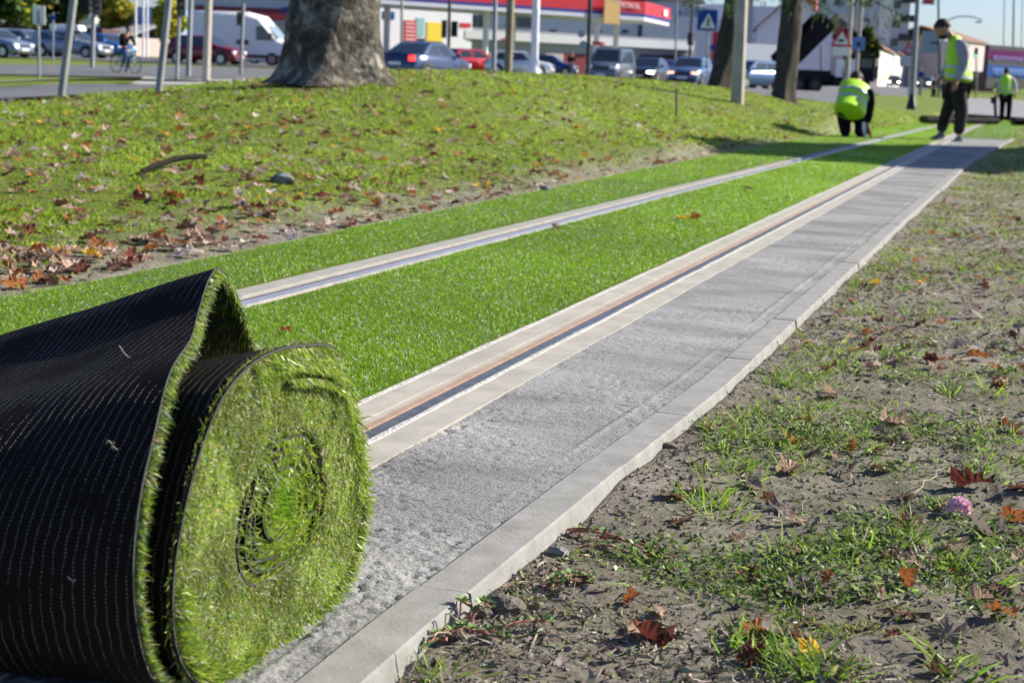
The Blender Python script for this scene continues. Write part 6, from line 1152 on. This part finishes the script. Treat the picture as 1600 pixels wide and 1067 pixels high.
while cnt < 150:
    px = random.uniform(-10, 1330); py = random.uniform(130, 470); d = ray(px, py); p = ghit(px, py); D = (p-CAM)@FF
    if p[0] > eL(p[1])-.04 or D > 16 or D < 2 or random.random() > .35+.75*soil_mask(np.array([p[0]]), np.array([p[1]]))[0]+.25*(py < 300): continue
    c = random.choices(names, [32, 22, 20, 16, 10])[0]; leaf(p, random.uniform(.015, .036)*(1+.02*D), c, random.randint(1, 7), BANKL[c], c+' leaves on the bank', .35, lift=.012); cnt += 1
cnt = 0
while cnt < 96:
    px = random.uniform(900, 1610); py = random.uniform(255, 1060); p = ghit(px, py); D = (p-CAM)@FF
    if p[0] < eR(p[1])+.05 or D > 14: continue
    c = random.choices(['brown', 'grey brown', 'rust', 'tan', 'dark red'], [36, 30, 7, 22, 5])[0]
    leaf(p, random.uniform(.01, .026), c, random.randint(1, 7), c+' leaf among many on the bare verge right of the kerb', c+' leaves on the verge', .4, lift=.004); cnt += 1
# the rest of the leaf litter, too many and too small to part
parts = []
n = 5600; u = rng.random(n); y = 2.8*(34/2.8)**u; side = rng.random(n) < .68; x = np.where(side, eL(y)-.03-rng.random(n)**1.2*np.minimum(1+y*.5, 8), eR(y)+.05+rng.random(n)*np.minimum(.4+y*.25, 6)); z = H(x, y)
Vs, Qs, Ts, Cs = [], [], [], []; o0 = 0; CL = np.array([(.42, .29, .2), (.17, .09, .055), (.4, .14, .04), (.6, .5, .42), (.18, .04, .02), (.75, .45, .03)])
G_ = [leaf_geo(s, 'lobed', 1.) for s in range(5)]
for i in range(n):
    V, q, t = G_[i % 5]; a = random.random()*6.28; tx = random.gauss(0, .4); M_ = np.array(Matrix.Rotation(a, 3, 'Z') @ Matrix.Rotation(tx, 3, 'X')); s = (random.uniform(.012, .034) if side[i] else random.uniform(.007, .021))*(1+.012*y[i]); Vs.append(V@M_.T*s+[x[i], y[i], z[i]+.012]); Qs.append(q+o0); Ts.append(t+o0); o0 += len(V)
    Cs.append(np.tile(CL[random.choices(range(6), [30, 26, 14, 18, 9, 3])[0]]*random.uniform(.7, 1.2), (len(V), 1)))
tag(mesh_np('leaf_litter', np.concatenate(Vs), quads=np.concatenate(Qs), tris=np.concatenate(Ts), mats=[mat('litter_leaf', (1, 1, 1), .8, attr='Col', trans=.25)], colors=np.concatenate(Cs)), 'scattered small fallen leaves covering the bank and the verge', 'leaf litter', kind='stuff')
# ================================================================== WEEDS, STONES, FLOWER
def clump_set(name, label, pts, nb, Lr, W, cols, wts, spread=.02, up=.9):
    P, D = [], []
    for p in pts: k = random.randint(int(nb*.5), nb); a = rng.random(k)*6.283; rr_ = rng.random(k)**.7*spread; P.append(np.c_[p[0]+np.cos(a)*rr_, p[1]+np.sin(a)*rr_, np.full(k, p[2]-.002)]); D.append(norm(np.c_[np.cos(a)*rng.uniform(.2, 1.4, k), np.sin(a)*rng.uniform(.2, 1.4, k), up*np.ones(k)]))
    P = np.concatenate(P); D = np.concatenate(D); n = len(P); V, q, t, C = blades(P, D, rng.uniform(*Lr, n), rng.uniform(*W, n), np.c_[rng.normal(0, .2, (n, 2)), -np.abs(rng.normal(.15, .25, n))], pick(cols, wts, n, .18)); return tag(mesh_np(name, V, quads=q, tris=t, mats=[M_grass], colors=C), label, 'grass', kind='stuff')
pts = []
for px, py, k in ((1240, 1040, 7), (1200, 1010, 4), (1290, 1050, 6), (690, 1052, 3), (1140, 790, 6), (1090, 780, 5), (1200, 690, 5), (1230, 720, 6), (1170, 660, 5), (1180, 560, 5), (1220, 600, 7), (1240, 545, 8), (1150, 690, 6), (1180, 740, 6), (1430, 560, 5), (1500, 600, 5), (1370, 480, 7), (1460, 480, 7), (1560, 430, 7), (1350, 400, 8), (1270, 590, 6), (1300, 560, 6), (1250, 640, 6), (1530, 720, 5), (1560, 740, 4), (1580, 880, 5), (1350, 860, 6), (1200, 870, 5), (1130, 740, 6), (1290, 460, 9), (1340, 440, 9), (1320, 490, 8), (1390, 400, 9), (1440, 380, 9), (1480, 350, 9), (1540, 330, 9), (1500, 420, 6), (1420, 450, 6), (1330, 690, 5), (1400, 830, 5), (1450, 880, 5), (1100, 560, 0), (1480, 1040, 5), (1160, 1020, 3), (1570, 620, 5), (1540, 660, 4), (1120, 700, 4), (1590, 700, 3)):
    for _ in range(k):
        p = ghit(px+random.gauss(0, 24), py+random.gauss(0, 13)); 
        if p[0] > eR(p[1])+.02: pts.append(p)
clump_set('weed_grass', 'bright tufts of young grass growing from the soil beside the kerb', pts, 15, (.015, .05), (.0012, .0032), [(.2, .34, .03), (.28, .42, .05), (.12, .22, .03), (.35, .4, .14)], [34, 26, 20, 10])
# low creeping weeds: tiny oval leaves in mats
P = []
for _ in range(240):
    px = random.uniform(930, 1600); py = random.uniform(540, 1060); p = ghit(px, py)
    if p[0] < eR(p[1])+.03 or fbm(np.array([p[0]]), np.array([p[1]]), 3.4, 3)[0] < -.03: continue
    k = random.randint(30, 110); sp_ = random.uniform(.015, .05); xy = rng.normal(0, sp_, (k, 2))+p[:2]; P.append(np.c_[xy, H(xy[:, 0], xy[:, 1])+rng.uniform(.001, .012, k)])
P = np.concatenate(P); P = P[P[:, 0] > eR(P[:, 1])+.01]; n = len(P); a = rng.random(n)*6.283; V, q, t, C = blades(P, norm(np.c_[np.cos(a), np.sin(a), rng.uniform(0, .9, n)]), rng.uniform(.004, .011, n), rng.uniform(.002, .0052, n), rng.normal(0, .2, (n, 3)), pick([(.12, .2, .04), (.2, .3, .06), (.07, .12, .03), (.3, .38, .12)], [30, 22, 20, 10], n))
tag(mesh_np('creeping_weeds', V, quads=q, tris=t, mats=[M_grass], colors=C), 'low mats of tiny leaved weeds spread over the soil', 'weeds', kind='stuff')
M_stem = mat('red_stem', (.32, .08, .08), .6, (.42, .17, .14), 60); M_wleaf = mat('weed_leaf', (.1, .18, .04), .5, (.17, .27, .06), 80); M_straw = mat('dry_stem', (.42, .35, .24), .8, (.3, .24, .15), 60)
def weed(label, ends, m=M_stem, leaves=True, r=.0016):
    p0 = ghit(*ends[0][0]); root = empty('creeping_weed' if leaves else 'dry_stalk', p0, label, 'weed' if leaves else 'twig')
    for (a, b, lift) in ends:
        A_, B_ = ghit(*a), ghit(*b); pts_ = []
        for t_ in np.linspace(0, 1, 9): q_ = A_+(B_-A_)*t_; q_[:2] += [random.gauss(0, .0025), random.gauss(0, .0025)]; q_[2] = h1(q_[0], q_[1])+.004+lift*math.sin(t_*2.6); pts_.append(q_)
        st = MB().tube(pts_, [r*(1.2-.7*t_) for t_ in np.linspace(0, 1, 9)], 6).build('stem', m, root, smooth=True)
        if leaves:
            lb = MB()
            for t_ in range(2, 9):
                for _ in range(5):
                    a_ = random.random()*6.28; e_ = np.array([math.cos(a_), math.sin(a_), random.uniform(.1, .9)])*random.uniform(.004, .009); s_ = np.array([-e_[1], e_[0], 0])*.32; q_ = pts_[t_]; lb.poly([q_, q_+e_*.5+s_, q_+e_, q_+e_*.5-s_], [(0, 1, 2, 3)])
            lb.build('leaves', M_wleaf, st)
weed('creeping weed with long reddish stems reaching from the kerb into the soil', [((885, 832), (960, 850), .008), ((890, 835), (1030, 885), .01), ((905, 862), (985, 872), .006), ((940, 845), (1060, 880), .006)])
weed('small reddish stemmed weed lying on the soil below the long one', [((845, 928), (900, 905), .006), ((850, 926), (885, 915), .004), ((905, 905), (925, 915), .003)])
weed('bushy reddish stemmed weed against the kerb near the bottom', [((700, 990), (665, 1028), .008), ((740, 985), (765, 970), .02), ((725, 995), (800, 1010), .006), ((755, 1000), (860, 985), .008), ((690, 1010), (745, 1000), .01), ((735, 975), (715, 960), .02)])
weed('pale dry forked stalk leaning on the kerb edge', [((725, 1005), (683, 962), .022), ((700, 985), (745, 975), .01), ((720, 1000), (655, 1000), .012)], M_straw, False, .0012)
weed('long dry pale grass stalk at the right', [((1420, 780), (1478, 742), .012)], M_straw, False, .001)
weed('thin dark twig lying between brown leaves', [((1330, 990), (1450, 965), .004)], M_bark, False, .0013)
def stone(px, py, wpx, label, col, nm='stone'):
    p = ghit(px, py); D = (p-CAM)@FF; r = wpx*D/F/2; bm = bmesh.new(); bmesh.ops.create_icosphere(bm, subdivisions=3, radius=1)
    for v in bm.verts: k = 1+.75*float(fbm(np.array([v.co.x*1.3+px]), np.array([v.co.y*1.3+v.co.z+py]), 1.1, 3)[0]); v.co = Vector((v.co.x*k*r, v.co.y*k*r*.8, v.co.z*k*r*.62))
    me = bpy.data.meshes.new(nm); bm.to_mesh(me); bm.free(); me.materials.append(col); o = link(nm, me); o.location = (p[0], p[1], p[2]+r*.2); tag(o, label, nm.replace('_', ' ')); return o
M_st = mat('stone_grey', (.13, .14, .15), .85, (.24, .25, .26), 90, .8, 200, dist=.003); M_clod = mat('soil_clod', (.11, .09, .07), .95, (.2, .17, .14), 60, 1., 160, dist=.006)
stone(874, 866, 34, 'dark grey stone lying against the kerb', M_st); stone(786, 952, 64, 'big crumbly clod of dark soil beside the kerb', M_clod, 'soil_clod'); stone(760, 962, 34, 'smaller soil clod left of the big one', M_clod, 'soil_clod'); stone(441, 284, 34, 'grey stone in the grass of the near bank', M_st)
stone(852, 297, 16, 'small dark stone at the edge of the turf strip', M_st); stone(1045, 700, 22, 'small soil clod near the kerb', M_clod, 'soil_clod'); stone(820, 560, 0.01, 'x', M_clod) if False else None
# strip of bark on the bank
a, b = ghit(222, 277), ghit(322, 254); bk = MB(); mid = [a+(b-a)*t_+[0, 0, .022+.02*math.sin(t_*3)] for t_ in np.linspace(0, 1, 10)]; R = []
for i, q_ in enumerate(mid): w_ = .02*math.sin(.35+2.4*i/9)+.004; s_ = np.array([-.25, -.97, 0])*w_; R.append([q_-s_, q_-s_*.3+[0, 0, .012], q_+s_*.5+[0, 0, .01], q_+s_+[0, 0, -.004], q_+[0, 0, -.012]])
tag(MB().rings(R).build('bark_strip', mat('dark_bark', (.012, .01, .009), .95, (.03, .026, .022), 40, .8, 90, spec=.05), smooth=False), 'long black strip of bark lying on the leafy bank', 'bark')
# pink flower
p = ghit(1497, 806); D = (p-CAM)@FF; r = 21*D/F; fl = empty('pink_flower', p, 'ruffled pink flower head lying on the soil among brown leaves', 'flower'); M_pet = mat('pink_petal', (.95, .55, .66), .6, (.95, .8, .84), 90); pb = MB()
for k in range(46):
    ph = k*2.4; el = math.acos(1-k/46*1.3); d_ = np.array([math.sin(el)*math.cos(ph), math.sin(el)*math.sin(ph), math.cos(el)]); s_ = norm(np.cross(d_, rng.normal(size=3))[None])[0]; t_ = np.cross(d_, s_); c = p+[0, 0, r*.55]; w_ = r*.42
    pb.poly([c+d_*r*.25, c+d_*r*.7+s_*w_*.7, c+d_*r*.98+s_*w_*.45+t_*r*.15, c+d_*r*.9-t_*r*.08, c+d_*r*1.0-s_*w_*.4+t_*r*.12, c+d_*r*.7-s_*w_*.7], [(0, 1, 2, 3), (0, 3, 4, 5)])
pb.build('petals', M_pet, fl); MB().tube([p+[0, 0, r*.2], p+[r*1.2, -r*.2, 0]], .0012, 6).build('stalk', M_wleaf, fl)
